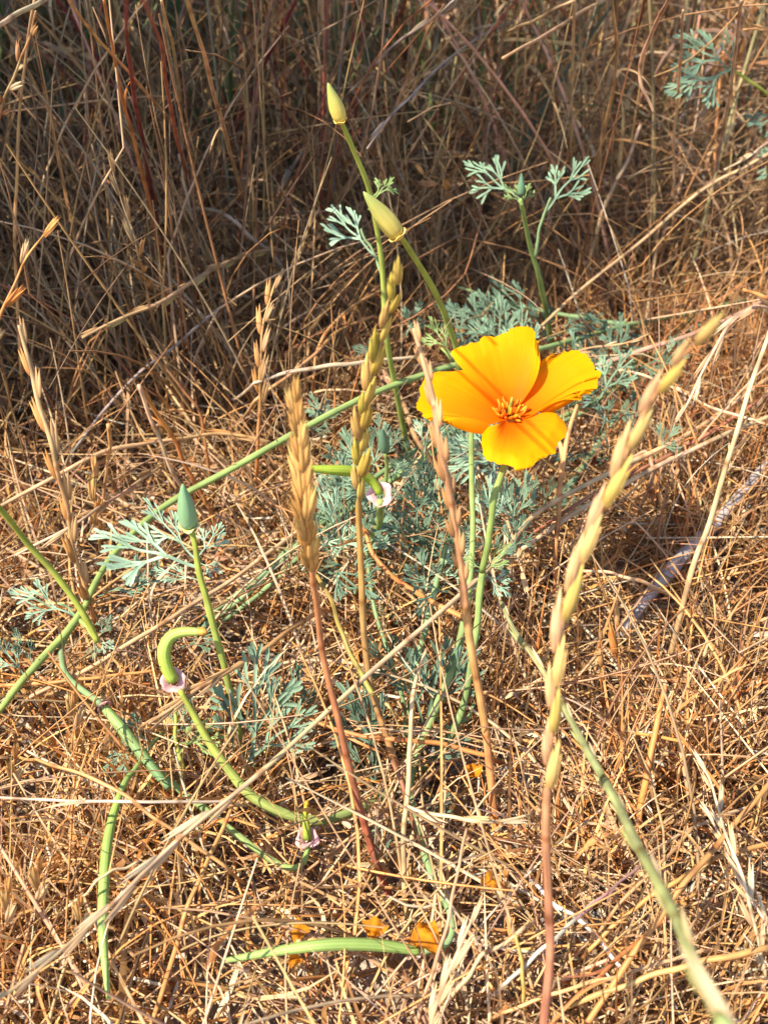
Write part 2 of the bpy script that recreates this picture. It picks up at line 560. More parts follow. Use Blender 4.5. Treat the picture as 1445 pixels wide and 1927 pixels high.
def rock_mesh(name, r, seed, mat, sub=2):
    import bmesh
    bm = bmesh.new()
    bmesh.ops.create_icosphere(bm, subdivisions=sub, radius=1)
    v0 = Vector((seed * 3.1, seed * 1.7, seed))
    for v in bm.verts:
        n = mnoise.noise(v.co * 1.1 + v0) * 0.45 + mnoise.noise(v.co * 2.7 + v0) * 0.16
        v.co = v.co * (1 + n)
        v.co.x *= r[0]; v.co.y *= r[1]; v.co.z *= r[2]
    me = bpy.data.meshes.new(name); bm.to_mesh(me); bm.free()
    me.materials.append(mat)
    return me


def stuff_object(name, geo, mat, label, cat=None):
    v, f, c, u = geo
    me = mesh_from(name, v, f, c, u, mat)
    o = bpy.data.objects.new(name, me)
    COL.objects.link(o)
    return setp(o, label, cat, None, 'stuff')


def build_gravel():
    base = np.array([[1, 0, 0], [-1, 0, 0], [0, 1, 0], [0, -1, 0], [0, 0, 1], [0, 0, -1]], float)
    # cube-ish 8 corner pebble
    base = np.array([[sx, sy, sz] for sx in (-1, 1) for sy in (-1, 1) for sz in (-1, 1)], float) * 0.62
    fq = np.array([[0, 1, 3, 2], [4, 6, 7, 5], [0, 4, 5, 1], [2, 3, 7, 6], [0, 2, 6, 4], [1, 5, 7, 3]])
    n = 4500
    y = rng.uniform(0.02, 1.9, n); x = rng.uniform(-1, 1, n) * (0.28 + 0.42 * y)
    r = 0.0012 + 0.003 * rng.random(n) ** 3
    big = rng.random(n) < 0.03
    r[big] *= 2.2
    v = base[None] * (1 + rng.uniform(-0.35, 0.35, (n, 8, 3))) * r[:, None, None]
    v[:, :, 2] *= 0.7
    a = rng.uniform(0, 6.3, n); ca, sa = np.cos(a)[:, None], np.sin(a)[:, None]
    vx = v[:, :, 0] * ca - v[:, :, 1] * sa; vy = v[:, :, 0] * sa + v[:, :, 1] * ca
    v[:, :, 0] = vx + x[:, None]; v[:, :, 1] = vy + y[:, None]; v[:, :, 2] += (r * 0.2)[:, None] - 0.004
    pal = np.array([(0.28, 0.23, 0.18), (0.38, 0.30, 0.21), (0.18, 0.14, 0.11), (0.44, 0.35, 0.24), (0.30, 0.20, 0.13)])
    c = pal[rng.integers(0, 5, n)] * rng.uniform(0.8, 1.2, (n, 1))
    c = np.repeat(c[:, None], 8, 1).reshape(-1, 3)
    f = (fq[None] + (np.arange(n) * 8)[:, None, None]).reshape(-1, 4)
    lu = np.repeat(rng.uniform(0, 1, (n, 3))[:, None], 8, 1) + base[None] * 0.003
    stuff_object('gravel', (v.reshape(-1, 3), f, c, lu.reshape(-1, 3)), M_TWIG, 'small grey and tan gravel scattered in the soil', 'gravel')


build_gravel()


# ================================================================== LOOSE DRY GRASS (too much to count)
def blades(root, az, el, bend, twist, length, width, col, nseg=6, mode='tri', col2=None, zmin=0.0015, taper=0.25, kink=None):
    n = len(root)
    s = np.linspace(0, 1, nseg + 1)
    e = el[:, None] + bend[:, None] * s[None]
    a = az[:, None] + twist[:, None] * s[None]
    if kink is not None:
        pos = rng.uniform(0.3, 0.8, n)[:, None]
        e = e + kink[:, None] * (s[None] > pos)
        a = a + kink[:, None] * 0.6 * (s[None] > pos)
    d = np.stack([np.cos(e) * np.cos(a), np.cos(e) * np.sin(a), np.sin(e)], -1)
    stepv = d[:, :-1] * (length / nseg)[:, None, None]
    p = np.concatenate([root[:, None], root[:, None] + np.cumsum(stepv, 1)], 1)
    p[..., 2] = np.maximum(p[..., 2], zmin + rng.uniform(0, 0.004, n)[:, None])
    side = np.stack([-np.sin(a), np.cos(a), 0 * a], -1)
    w = width[:, None] * (1 - (1 - taper) * np.abs(s[None]) ** 1.5) * 0.5
    upv = np.cross(d, side)
    if mode == 'ribbon':
        roll = rng.uniform(-1.2, 1.2, n)[:, None] + rng.uniform(-2.2, 2.2, n)[:, None] * s[None]
        sv = side * np.cos(roll)[..., None] + upv * np.sin(roll)[..., None]
        v = np.stack([p - sv * w[..., None], p + sv * w[..., None]], 2)
        k = 2
        q = np.array([[0, 1, 3, 2]])
    else:
        offs = [(1.0, 0.0), (-0.5, 0.87), (-0.5, -0.87)]
        v = np.stack([p + (side * ox + upv * oy) * w[..., None] for ox, oy in offs], 2)
        k = 3
        q = np.array([[0, 1, 4, 3], [1, 2, 5, 4], [2, 0, 3, 5]])
    nv = (nseg + 1) * k
    f = (q[None, None] + (np.arange(nseg) * k)[None, :, None, None] + (np.arange(n) * nv)[:, None, None, None]).reshape(-1, 4)
    c2 = col if col2 is None else col2
    c = col[:, None] * (1 - s[None, :, None]) + c2[:, None] * s[None, :, None]
    c = np.repeat(c[:, :, None], k, 2)
    lu = np.zeros((n, nseg + 1, k, 3))
    lu[..., 0] = (np.arange(k) / k * 0.004)[None, None]
    lu[..., 1] = s[None, :, None] * length[:, None, None]
    lu[..., 2] = rng.uniform(0, 50, n)[:, None, None]
    return v.reshape(-1, 3), f, c.reshape(-1, 3), lu.reshape(-1, 3)


def njoin(parts):
    V, F, C, U, o = [], [], [], [], 0
    for v, f, c, u in parts:
        V.append(v); F.append(f + o); C.append(c); U.append(u); o += len(v)
    return np.vstack(V), np.vstack(F), np.vstack(C), np.vstack(U)


PAL_LITTER = np.array([GOLD, GOLD, ORANGE, TAN, TAN, CREAM, CREAM, PALE, BROWN, (0.5, 0.27, 0.1), (0.5, 0.33, 0.16), PINK, GOLD, CREAM, (0.74, 0.46, 0.18)])
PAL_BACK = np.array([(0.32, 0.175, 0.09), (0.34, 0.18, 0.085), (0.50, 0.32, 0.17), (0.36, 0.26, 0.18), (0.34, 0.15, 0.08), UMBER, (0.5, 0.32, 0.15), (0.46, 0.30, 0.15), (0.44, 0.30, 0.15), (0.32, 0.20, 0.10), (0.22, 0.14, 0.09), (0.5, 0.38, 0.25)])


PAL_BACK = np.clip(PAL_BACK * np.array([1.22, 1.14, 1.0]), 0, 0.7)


def pick(pal, n, j=0.2, y=None):
    c = pal[rng.integers(0, len(pal), n)]
    if y is not None:                      # browner, darker straw towards the back, its shade put into the colour
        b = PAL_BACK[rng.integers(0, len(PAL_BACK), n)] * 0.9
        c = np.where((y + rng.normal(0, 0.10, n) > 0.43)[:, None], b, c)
    c = c * rng.uniform(1 - j, 1 + j, (n, 1)) * rng.uniform(0.94, 1.06, (n, 3))
    return np.clip(c, 0.01, 0.85)


def scatter(n, y0, y1, bias=1.0, spread=(0.24, 0.42)):
    y = y0 + (y1 - y0) * rng.random(n) ** bias
    x = rng.uniform(-1, 1, n) * (spread[0] + spread[1] * y)
    return x, y


def patchy(x, y, sc, seed):
    return np.array([mnoise.noise(Vector((a * sc, b * sc, seed))) for a, b in zip(x, y)])


BOXES = [(400, 1740, 880, 2150), (170, 1470, 250, 2300), (280, 1160, 420, 1480), (530, 1480, 640, 1780), (60, 1130, 340, 1500), (140, 900, 460, 1230), (640, 860, 760, 1120), (760, 1480, 1000, 1640)]


def clear_of_plants(tx, ty, extra=()):
    """False where a tuft would grow straight through the low pods and leaves"""
    ok = []
    for a, b in zip(tx, ty):
        dd = b * cP + CAM_H * sP
        qx = PW / 2 + a / dd * FPX
        qy = PH / 2 + (CAM_H * cP - b * sP) / dd * FPX
        ok.append(not any(x0 < qx < x1 and y0 < qy < y1 for x0, y0, x1, y1 in list(BOXES) + list(extra)))
    return np.array(ok)


def build_litter():
    parts = []
    # fine broken straw lying in a mat
    n = 21000
    x, y = scatter(n, 0.0, 1.25, 0.9)
    keep = patchy(x, y, 11, 3.3) > -0.42
    x, y = x[keep], y[keep]; n = len(x)
    z = rng.uniform(0.0, 0.022, n)
    parts.append(blades(np.c_[x, y, z], rng.uniform(0, 6.3, n), rng.normal(0.05, 0.22, n), rng.normal(0, 0.4, n), rng.normal(0, 0.7, n), rng.uniform(0.012, 0.05, n), rng.uniform(0.0006, 0.0014, n), pick(PAL_LITTER, n, y=y), 4, 'tri', taper=0.6))
    n = 6500
    x, y = scatter(n, 0.06, 0.55, 1.0)
    keep = patchy(x, y, 16, 6.1) > -0.12
    x, y = x[keep], y[keep]; n = len(x)
    z = rng.uniform(0.002, 0.020, n)
    parts.append(blades(np.c_[x, y, z], rng.uniform(0, 6.3, n), rng.normal(0.25, 0.5, n), rng.normal(-0.3, 0.8, n), rng.normal(0, 1.0, n), rng.uniform(0.008, 0.028, n), rng.uniform(0.0006, 0.0016, n), pick(np.array([GOLD, CREAM, TAN, GOLD, ORANGE, (0.6, 0.36, 0.15)]), n), 4, 'ribbon', taper=0.2))
    # longer straws lying and leaning across
    n = 5200
    x, y = scatter(n, 0.0, 1.2, 0.9)
    z = rng.uniform(0.0, 0.03, n)
    parts.append(blades(np.c_[x, y, z], rng.uniform(0, 6.3, n), rng.normal(0.12, 0.28, n), rng.normal(-0.15, 0.5, n), rng.normal(0, 0.6, n), rng.uniform(0.05, 0.13, n), rng.uniform(0.0007, 0.0016, n), pick(PAL_LITTER, n, y=y), 7, 'tri', taper=0.45, kink=rng.normal(0, 0.5, n) * (rng.random(n) < 0.4)))
    # springy straws arching clear of the mat
    n = 1700
    x, y = scatter(n, 0.03, 0.9, 1.0)
    parts.append(blades(np.c_[x, y, rng.uniform(0.0, 0.01, n)], rng.uniform(0, 6.3, n), rng.uniform(0.5, 1.2, n), rng.normal(-1.1, 0.5, n), rng.normal(0, 0.5, n), rng.uniform(0.05, 0.12, n), rng.uniform(0.0008, 0.0017, n), pick(PAL_LITTER, n, y=y), 9, 'tri', taper=0.4))
    # dead leaf ribbons, curled
    n = 9000
    x, y = scatter(n, 0.0, 1.2, 0.9)
    z = rng.uniform(0.0, 0.02, n)
    parts.append(blades(np.c_[x, y, z], rng.uniform(0, 6.3, n), rng.normal(0.35, 0.5, n), rng.normal(-0.5, 0.9, n), rng.normal(0, 1.2, n), rng.uniform(0.012, 0.05, n), rng.uniform(0.0010, 0.0028, n), pick(PAL_LITTER, n, y=y), 5, 'ribbon', taper=0.15))
    # rooted dry tufts
    nt = 260
    tx, ty = scatter(nt, 0.02, 1.2, 0.8)
    per = 22
    x = np.repeat(tx, per) + rng.normal(0, 0.008, nt * per); y = np.repeat(ty, per) + rng.normal(0, 0.008, nt * per)
    n = nt * per
    parts.append(blades(np.c_[x, y, np.full(n, -0.002)], rng.uniform(0, 6.3, n), rng.uniform(0.7, 1.5, n), rng.normal(-0.6, 0.7, n), rng.normal(0, 0.7, n), rng.uniform(0.025, 0.09, n), rng.uniform(0.0007, 0.0018, n), pick(PAL_LITTER, n, y=y), 6, 'ribbon', taper=0.1))
    # fine upright tufts all through the near ground, kept off the pods and stems that lie low
    tx, ty = scatter(900, 0.10, 0.62, 0.95)
    ok = clear_of_plants(tx, ty)
    ok = ok & (patchy(tx, ty, 9, 12.7) > -0.25)
    tx, ty = tx[ok], ty[ok]
    per = 15; n = len(tx) * per
    x = np.repeat(tx, per) + rng.normal(0, 0.007, n); y = np.repeat(ty, per) + rng.normal(0, 0.007, n)
    warm = pick(np.array([GOLD, CREAM, (0.74, 0.46, 0.18), TAN, ORANGE, (0.58, 0.34, 0.14)]), n)
    dull = pick(np.array([BROWN, (0.5, 0.28, 0.11), TAN, (0.42, 0.25, 0.11), GOLD]), n)
    cc = np.where((x + rng.normal(0, 0.06, n) > 0.04)[:, None] | (y > 0.42)[:, None], dull, warm)
    parts.append(blades(np.c_[x, y, np.full(n, -0.002)], rng.uniform(0, 6.3, n), rng.normal(1.3, 0.22, n), rng.normal(-0.6, 0.55, n), rng.normal(0, 0.6, n), rng.uniform(0.025, 0.085, n), rng.uniform(0.0006, 0.0016, n), cc, 7, 'ribbon', taper=0.1))
    # the denser brown clump beside the grey stick
    nt = 90; per = 34; n = nt * per
    tx = rng.uniform(0.10, 0.36, nt); ty = rng.uniform(0.24, 0.56, nt)
    x = np.repeat(tx, per) + rng.normal(0, 0.010, n); y = np.repeat(ty, per) + rng.normal(0, 0.010, n)
    parts.append(blades(np.c_[x, y, np.full(n, -0.002)], rng.uniform(0, 6.3, n), rng.normal(1.3, 0.25, n), rng.normal(-0.6, 0.6, n), rng.normal(0, 0.6, n), rng.uniform(0.03, 0.085, n), rng.uniform(0.0007, 0.0018, n), pick(np.array([BROWN, ORANGE, RUST, (0.42, 0.24, 0.11), GOLD, (0.36, 0.2, 0.1)]), n), 6, 'ribbon', taper=0.1))
    # the sunlit golden tuft at the near edge
    nt = 50; per = 26; n = nt * per
    tx = rng.uniform(-0.24, -0.07, nt); ty = rng.uniform(0.08, 0.27, nt)
    x = np.repeat(tx, per) + rng.normal(0, 0.009, n); y = np.repeat(ty, per) + rng.normal(0, 0.009, n)
    parts.append(blades(np.c_[x, y, np.full(n, -0.002)], rng.uniform(0, 6.3, n), rng.normal(1.3, 0.25, n), rng.normal(-0.7, 0.6, n), rng.normal(0, 0.6, n), rng.uniform(0.025, 0.07, n), rng.uniform(0.0008, 0.002, n), pick(np.array([GOLD, ORANGE, CREAM, GOLD, (0.7, 0.44, 0.18)]), n), 6, 'ribbon', taper=0.1))
    stuff_object('dry_thatch', njoin(parts), M_THATCH, 'golden broken straw and dead leaves matted over the soil', 'thatch')
    # small husks and seeds
    n = 5000
    x, y = scatter(n, 0.0, 1.1, 0.85)
    z = rng.uniform(0.004, 0.03, n)
    g = blades(np.c_[x, y, z], rng.uniform(0, 6.3, n), rng.normal(0, 0.4, n), rng.normal(0, 0.3, n), 0 * x, rng.uniform(0.004, 0.010, n), rng.uniform(0.0012, 0.0022, n), pick(np.array([PALE, CREAM, GOLD, TAN, PALE, BROWN]), n), 3, 'tri', taper=0.1)
    stuff_object('seed_husks', g, M_THATCH, 'pale seed husks strewn through the dry thatch', 'husks')


build_litter()


def build_back():
    parts = []
    # tangled thin stems of the standing dead grass
    n = 7600
    x, y = scatter(n, 0.43, 2.0, 1.45, (0.26, 0.44))
    dens = patchy(x, y, 4.0, 8.1)
    keep = (dens + 0.55 - 0.55 * ((x > 0.12) & (y < 0.85)) > rng.uniform(-0.2, 0.5, n)) & ((y > 0.56) | (x < -0.05))
    x, y = x[keep], y[keep]; n = len(x)
    parts.append(blades(np.c_[x, y, np.full(n, -0.003)], rng.uniform(0, 6.3, n), rng.normal(1.30, 0.22, n), rng.normal(-0.4, 0.45, n), rng.normal(0, 0.5, n), rng.uniform(0.08, 0.42, n) * np.clip(y / 0.75, 0.45, 1), rng.uniform(0.0008, 0.0019, n), pick(PAL_BACK, n), 9, 'tri', taper=0.4, kink=rng.normal(0, 0.7, n) * (rng.random(n) < 0.35)))
    # the stand thins out gradually towards the sunlit ground
    n = 3000
    x, y = scatter(n, 0.27, 0.66, 0.75, (0.20, 0.42))
    ok = clear_of_plants(x, y, [(760, 640, 1180, 1330)]) & (patchy(x, y, 7, 21.0) > -0.2)
    x, y = x[ok], y[ok]; n = len(x)
    L = rng.uniform(0.05, 0.19, n) * np.clip((y - 0.12) / 0.42, 0.4, 1)
    mixc = np.where((rng.random(n) < 0.5)[:, None], pick(PAL_BACK, n), pick(PAL_LITTER, n))
    parts.append(blades(np.c_[x, y, np.full(n, -0.003)], rng.uniform(0, 6.3, n), rng.normal(1.25, 0.22, n), rng.normal(-0.7, 0.55, n), rng.normal(0, 0.5, n), L, rng.uniform(0.0006, 0.0014, n), mixc, 10, 'tri', taper=0.35, kink=rng.normal(0, 0.7, n) * (rng.random(n) < 0.3)))
    n = 900
    x, y = scatter(n, 0.30, 0.75, 0.8, (0.20, 0.42))
    ok = clear_of_plants(x, y, [(760, 640, 1180, 1330)])
    x, y = x[ok], y[ok]; n = len(x)
    parts.append(blades(np.c_[x, y, np.full(n, -0.003)], rng.uniform(0, 6.3, n), rng.normal(1.2, 0.2, n), rng.normal(-1.6, 0.6, n), rng.normal(0, 0.7, n), rng.uniform(0.06, 0.16, n), rng.uniform(0.0012, 0.0026, n), pick(np.array([TAN, CREAM, (0.6, 0.4, 0.2), BROWN, PINK]), n), 10, 'ribbon', taper=0.1))
    # slanting tangle at mid height
    n = 5200
    x, y = scatter(n, 0.55, 1.6, 1.1, (0.28, 0.44))
    z = rng.uniform(0.0, 0.16, n) * rng.random(n)
    parts.append(blades(np.c_[x, y, z], rng.uniform(0, 6.3, n), rng.normal(0.2, 0.5, n), rng.normal(-0.4, 0.6, n), rng.normal(0, 1.0, n), rng.uniform(0.05, 0.22, n), rng.uniform(0.0006, 0.0015, n), pick(PAL_BACK, n), 8, 'tri', taper=0.5, kink=rng.normal(0, 0.8, n) * (rng.random(n) < 0.3)))
    # curled dead leaves hanging in it
    n = 3600
    x, y = scatter(n, 0.6, 1.7, 1.1, (0.28, 0.44))
    z = rng.uniform(0.0, 0.2, n)
    parts.append(blades(np.c_[x, y, z], rng.uniform(0, 6.3, n), rng.normal(0.5, 0.7, n), rng.normal(-1.4, 1.2, n), rng.normal(0, 1.6, n), rng.uniform(0.03, 0.11, n), rng.uniform(0.0015, 0.0038, n), pick(PAL_BACK, n), 9, 'ribbon', taper=0.1))
    stuff_object('dead_grass_tangle', njoin(parts), M_THATCH, 'brown tangle of dead grass filling the shade behind the poppy', 'dead grass')
    # olive green leaves still alive low in the stand
    n = 2000
    x, y = scatter(n, 0.66, 1.7, 1.1, (0.28, 0.44))
    keep = (x < 0.08) | (rng.random(n) < 0.35)
    x, y = x[keep], y[keep]; n = len(x)
    pal = np.array([(0.15, 0.21, 0.07), (0.12, 0.18, 0.08), (0.20, 0.21, 0.09), (0.13, 0.17, 0.11)])
    g = blades(np.c_[x, y, np.full(n, -0.003)], rng.uniform(0, 6.3, n), rng.normal(1.3, 0.18, n), rng.normal(-0.35, 0.3, n), rng.normal(0, 0.4, n), rng.uniform(0.12, 0.4, n), rng.uniform(0.002, 0.0045, n), pick(pal, n), 9, 'ribbon', taper=0.15)
    stuff_object('green_grass', g, M_THATCH, 'olive green grass blades among the dead stems', 'grass')


build_back()


# individually countable stalks of the stand (the ones that show largest)
def build_stand():
    kinds = [
        ('reddish_grass_stalk', 'reddish bare grass stem standing', 'reddish stems', [RED, BURG, RUST], 46),
        ('dry_grass_stalk', 'tan dry grass stem standing', 'tan stems', [TAN, GOLD, PINK], 90),
        ('brown_grass_stalk', 'dull brown dry grass stem leaning', 'brown stems', [BROWN, GREYS, (0.3, 0.2, 0.12)], 64),
    ]
    r = random.Random(5)
    for name, lab, grp, cols, n in kinds:
        for i in range(n):
            y = r.uniform(0.56, 1.0)
            x = r.uniform(-1, 1) * (0.06 + 0.36 * y)
            if name == 'reddish_grass_stalk':
                x = -abs(x) * r.uniform(0.3, 1.0) if r.random() < 0.75 else x
            L = r.uniform(0.22, 0.50)
            az = r.gauss(math.pi * 0.5, 0.3) if r.random() < 0.2 else r.uniform(0, 6.28)
            el = r.gauss(1.28, 0.16)
            bend = r.gauss(-0.25, 0.25)
            p = np.array([x, y, -0.004]); pts = [p]
            k = 12
            for j in range(k):
                s = j / k
                e = el + bend * s; a = az + r.gauss(0, 0.05)
                p = p + np.array([math.cos(e) * math.cos(a), math.cos(e) * math.sin(a), math.sin(e)]) * L / k
                pts.append(p)
            pts = np.array(pts)
            rad = r.uniform(0.0006, 0.0014) * (1 - 0.5 * np.linspace(0, 1, k + 1))
            c = cols[i % len(cols)]
            cc = tuple(q * r.uniform(0.8, 1.2) for q in c)
            g = tube(pts, rad, 5, c0=cc, c1=tuple(q * 1.15 for q in cc), seed=r.uniform(0, 9))
            m = pts[k // 3]
            qx = PW / 2 + m[0] / depth(m) * FPX
            zone = ['behind the soft tan brome spike', 'behind the nodding tufted spike', 'behind the topmost yellow bud', 'behind the tiny folded bud', 'behind the fanned feathery leaf'][int(np.searchsorted([330, 560, 760, 1110], qx))]
            single(name, g, M_STRAW, lab + ' ' + zone, 'grass stem', (x, y, 0), grp + ' ' + zone)


build_stand()


# ================================================================== UNSEEN SHRUB ADDED TO SHADE THE STAND (beside the view)
def build_shade_shrub():
    th = Thing('shade_shrub', 'unseen leafy grey green bush added to shade the dead grass', 'shade_shrub', (-0.66, 0.85, 0))
    r = random.Random(21)
    ends = []
    for i in range(28):
        x0, y0 = -0.66 + r.gauss(0, 0.07), r.uniform(0.34, 0.90)
        az = r.uniform(0, 6.28); L = r.uniform(0.6, 1.35); p = np.array([x0, y0, -0.01]); pts = [p]
        e = r.uniform(1.2, 1.5)
        for j in range(12):
            e += r.gauss(-0.02, 0.06); az += r.gauss(0, 0.15)
            p = p + np.array([math.cos(e) * math.cos(az), math.cos(e) * math.sin(az), math.sin(e)]) * L / 12
            p[0] = min(p[0], -0.48); p[1] = min(max(p[1], 0.33), 0.98)
            pts.append(p)
            if j > 1: ends.append(p)
        th.part('branch', tube(np.array(pts), np.linspace(0.006, 0.0015, 13), 6, c0=(0.22, 0.16, 0.11)), M_TWIG)
    ends = np.array(ends)
    n = 9500
    q = ends[rng.integers(0, len(ends), n)] + rng.normal(0, 0.06, (n, 3))
    q[:, 0] = np.minimum(q[:, 0], -0.42)
    q[:, 1] = np.maximum(q[:, 1], 0.25 + 0.08 * rng.random(n))
    q[:, 1] = np.minimum(q[:, 1], 0.98 + 0.1 * rng.random(n))
    q[:, 2] = np.maximum(q[:, 2], 0.06)
    g = blades(q, rng.uniform(0, 6.3, n), rng.normal(0.2, 0.6, n), rng.normal(-0.3, 0.3, n), 0 * q[:, 0], rng.uniform(0.025, 0.055, n), rng.uniform(0.010, 0.018, n), pick(np.array([(0.11, 0.16, 0.06), (0.09, 0.13, 0.05), (0.15, 0.19, 0.08)]), n), 3, 'ribbon', taper=0.1)
    th.part('foliage', (g[0], g[1], g[2], g[3]), M_THATCH)['kind'] = 'stuff'


build_shade_shrub()


# ================================================================== THE POPPY PLANTS
def leaf_geo(seed, c):
    r = random.Random(seed)
    rib = []

    def ribbon(p0, ang, L, w0, w1, curl, tip=True):
        k = 5
        pts, a, p = [], ang, np.array(p0, float)
        pts.append(p.copy())
        for j in range(k):
            a += curl / k
            p = p + np.array([math.sin(a), math.cos(a)]) * L / k
            pts.append(p.copy())
        rib.append((np.array(pts), w0, w1, tip))
        return p, a

    def lobes(p, a, L, n, w):
        """a segment with n small blunt lobes"""
        e, ae = ribbon(p, a, L * 0.42, w * 0.8, w * 0.9, r.uniform(-0.2, 0.2), False)
        spread = r.uniform(0.24, 0.32)
        for q in range(n):
            o = (q - (n - 1) / 2) * spread * (1.6 / max(1, n - 1) + 0.35)
            ribbon(e, ae + o, L * r.uniform(0.5, 0.8), w * 0.7, w * 1.2, r.uniform(-0.25, 0.25))

    def division(p, a, L, w):
        e1, a1 = ribbon(p, a, L * 0.38, w * 0.9, w * 0.85, r.uniform(-0.1, 0.1), False)
        for sg in (-1, 1):
            lobes(e1, a1 + sg * r.uniform(0.36, 0.52), L * 0.55, r.choice([2, 2, 3]), w * 0.9)
        e2, a2 = ribbon(e1, a1, L * 0.2, w * 0.85, w * 0.8, 0, False)
        lobes(e2, a2, L * 0.52, 3, w)

    w = 0.043
    e, a = ribbon((0, 0), 0, 0.30, w * 1.1, w, r.uniform(-0.1, 0.1), False)
    for sg in (-1, 1):
        division(e, a + sg * r.uniform(0.6, 0.78), r.uniform(0.5, 0.6), w)
    e2, a2 = ribbon(e, a, 0.14, w, w, 0, False)
    division(e2, a2, 0.58, w)
    V, F, C, U, o = [], [], [], [], 0
    dz = [r.uniform(-1, 1) for _ in range(4)]
    for pts, w0, w1, tip in rib:
        k = len(pts)
        d = np.gradient(pts, axis=0); d /= np.linalg.norm(d, axis=1)[:, None] + 1e-9
        nn = np.c_[d[:, 1], -d[:, 0]]
        ww = np.linspace(w0, w1, k) / 2
        if tip:
            ww[-1] *= 0.45
        def z(p):
            return 0.16 * p[:, 1] ** 2 * dz[0] - 0.22 * (p[:, 0] ** 2) * (0.7 + 0.6 * dz[1]) + 0.05 * np.sin(p[:, 0] * 9 + dz[2] * 3) + 0.04 * np.sin(p[:, 1] * 11 + dz[3] * 3)
        zc = z(pts)
        l = np.c_[pts - nn * ww[:, None], zc + ww * 0.35]
        m = np.c_[pts, zc - ww * 0.25]
        q = np.c_[pts + nn * ww[:, None], zc + ww * 0.35]
        V.append(np.stack([l, m, q], 1).reshape(-1, 3))
        for i in range(k - 1):
            for j in range(2):
                F.append((o + i * 3 + j, o + i * 3 + j + 1, o + (i + 1) * 3 + j + 1, o + (i + 1) * 3 + j))
        cv = np.asarray(c) * r.uniform(0.88, 1.1)
        C.append(np.repeat(cv[None], k * 3, 0))
        u = np.zeros((k, 3, 3)); u[..., 0] = np.array([0, 0.002, 0.004])[None]; u[..., 1] = np.linspace(0, 0.01, k)[:, None]; u[..., 2] = o
        U.append(u.reshape(-1, 3))
        o += k * 3
    return np.vstack(V), F, np.vstack(C), np.vstack(U)


LEAF = {}
LCOL = {'pale': (0.30, 0.43, 0.29), 'mid': (0.19, 0.285, 0.18), 'dark': (0.12, 0.19, 0.12), 'green': (0.26, 0.36, 0.12)}


def leaf_mesh(v, tone):
    if (v, tone) not in LEAF:
        LEAF[(v, tone)] = mesh_from('leaf', *leaf_geo(v * 13 + 5, LCOL[tone]), M_LEAF)
    return LEAF[(v, tone)]


def add_leaf(th, b, bz, t, tz, wide=1.0, v=0, tone='mid', tilt=0.0, name='leaf'):
    p0, p1 = at(*b, bz), at(*t, tz)
    y = p1 - p0; L = np.linalg.norm(y); y /= L
    view = np.array([0, 0, CAM_H]) - p0; view /= np.linalg.norm(view)
    nz = view * 0.75 + np.array([0, 0, 0.6])
    nz = nz - y * nz.dot(y); nz /= np.linalg.norm(nz)
    x = np.cross(y, nz)
    nz2 = nz * math.cos(tilt) + x * math.sin(tilt); x = np.cross(y, nz2)
    L *= 0.9
    M = Matrix((list(x * L * wide) + [0], list(y * L) + [0], list(nz2 * L) + [0], [0, 0, 0, 1])).transposed()
    return th.inst(name, leaf_mesh(v % 6, tone), Matrix.Translation(Vector(p0)) @ M)


def add_stem(th, pts, z, w, c0, c1=None, root=None, name='stem', step=18, ridge=0.0, sides=10):
    P, R = trace(pts, z, w, step=12, root=root, wob=0.0005)
    R = R * 0.84
    R = R * (1 + 0.05 * np.sin(np.arange(len(R)) * 0.9 + R[0] * 1e5))
    g = tube(P, R, sides, ridge=0.06, c0=c0, c1=c1, seed=random.uniform(0, 9), ridge_col=(0.93, 0.95, 0.9))
    th.part(name, g, M_STEM)
    return P


def add_pod(th, pts, z, w, rim=None, rax=None, c0=P_POD, c1=None, tipcol=None, rim_n=None, step=12):
    """ribbed seed pod; pts from its base to its tip. rim: px width of the pink collar"""
    P, R = trace(pts, z, w, step=step, root=None)
    R = R * 0.92
    g = tube(P, R, 20, ridge=0.09, c0=c0, c1=c1, seed=random.uniform(0, 9), ridge_col=(0.74, 0.80, 0.62))
    o = th.part('seed_pod', g, M_POD)
    if tipcol is not None:
        e = P[-1]; d = P[-1] - P[-3]; d /= np.linalg.norm(d)
        q = np.array([e - d * R[-1] * 0.5, e + d * R[-1] * 0.9, e + d * R[-1] * 2.2])
        gg = tube(q, [R[-1] * 1.12, R[-1] * 1.35, R[-1] * 0.5], 8, ridge=0.2, c0=tipcol)
        th.part('withered_tip', gg, M_HUSK, o)
    if rim:
        add_rim(th, P[0], (P[1] - P[0]) if rax is None else np.asarray(rax, float), metres(rim, P[0]) / 2, R[0], o)
    return o


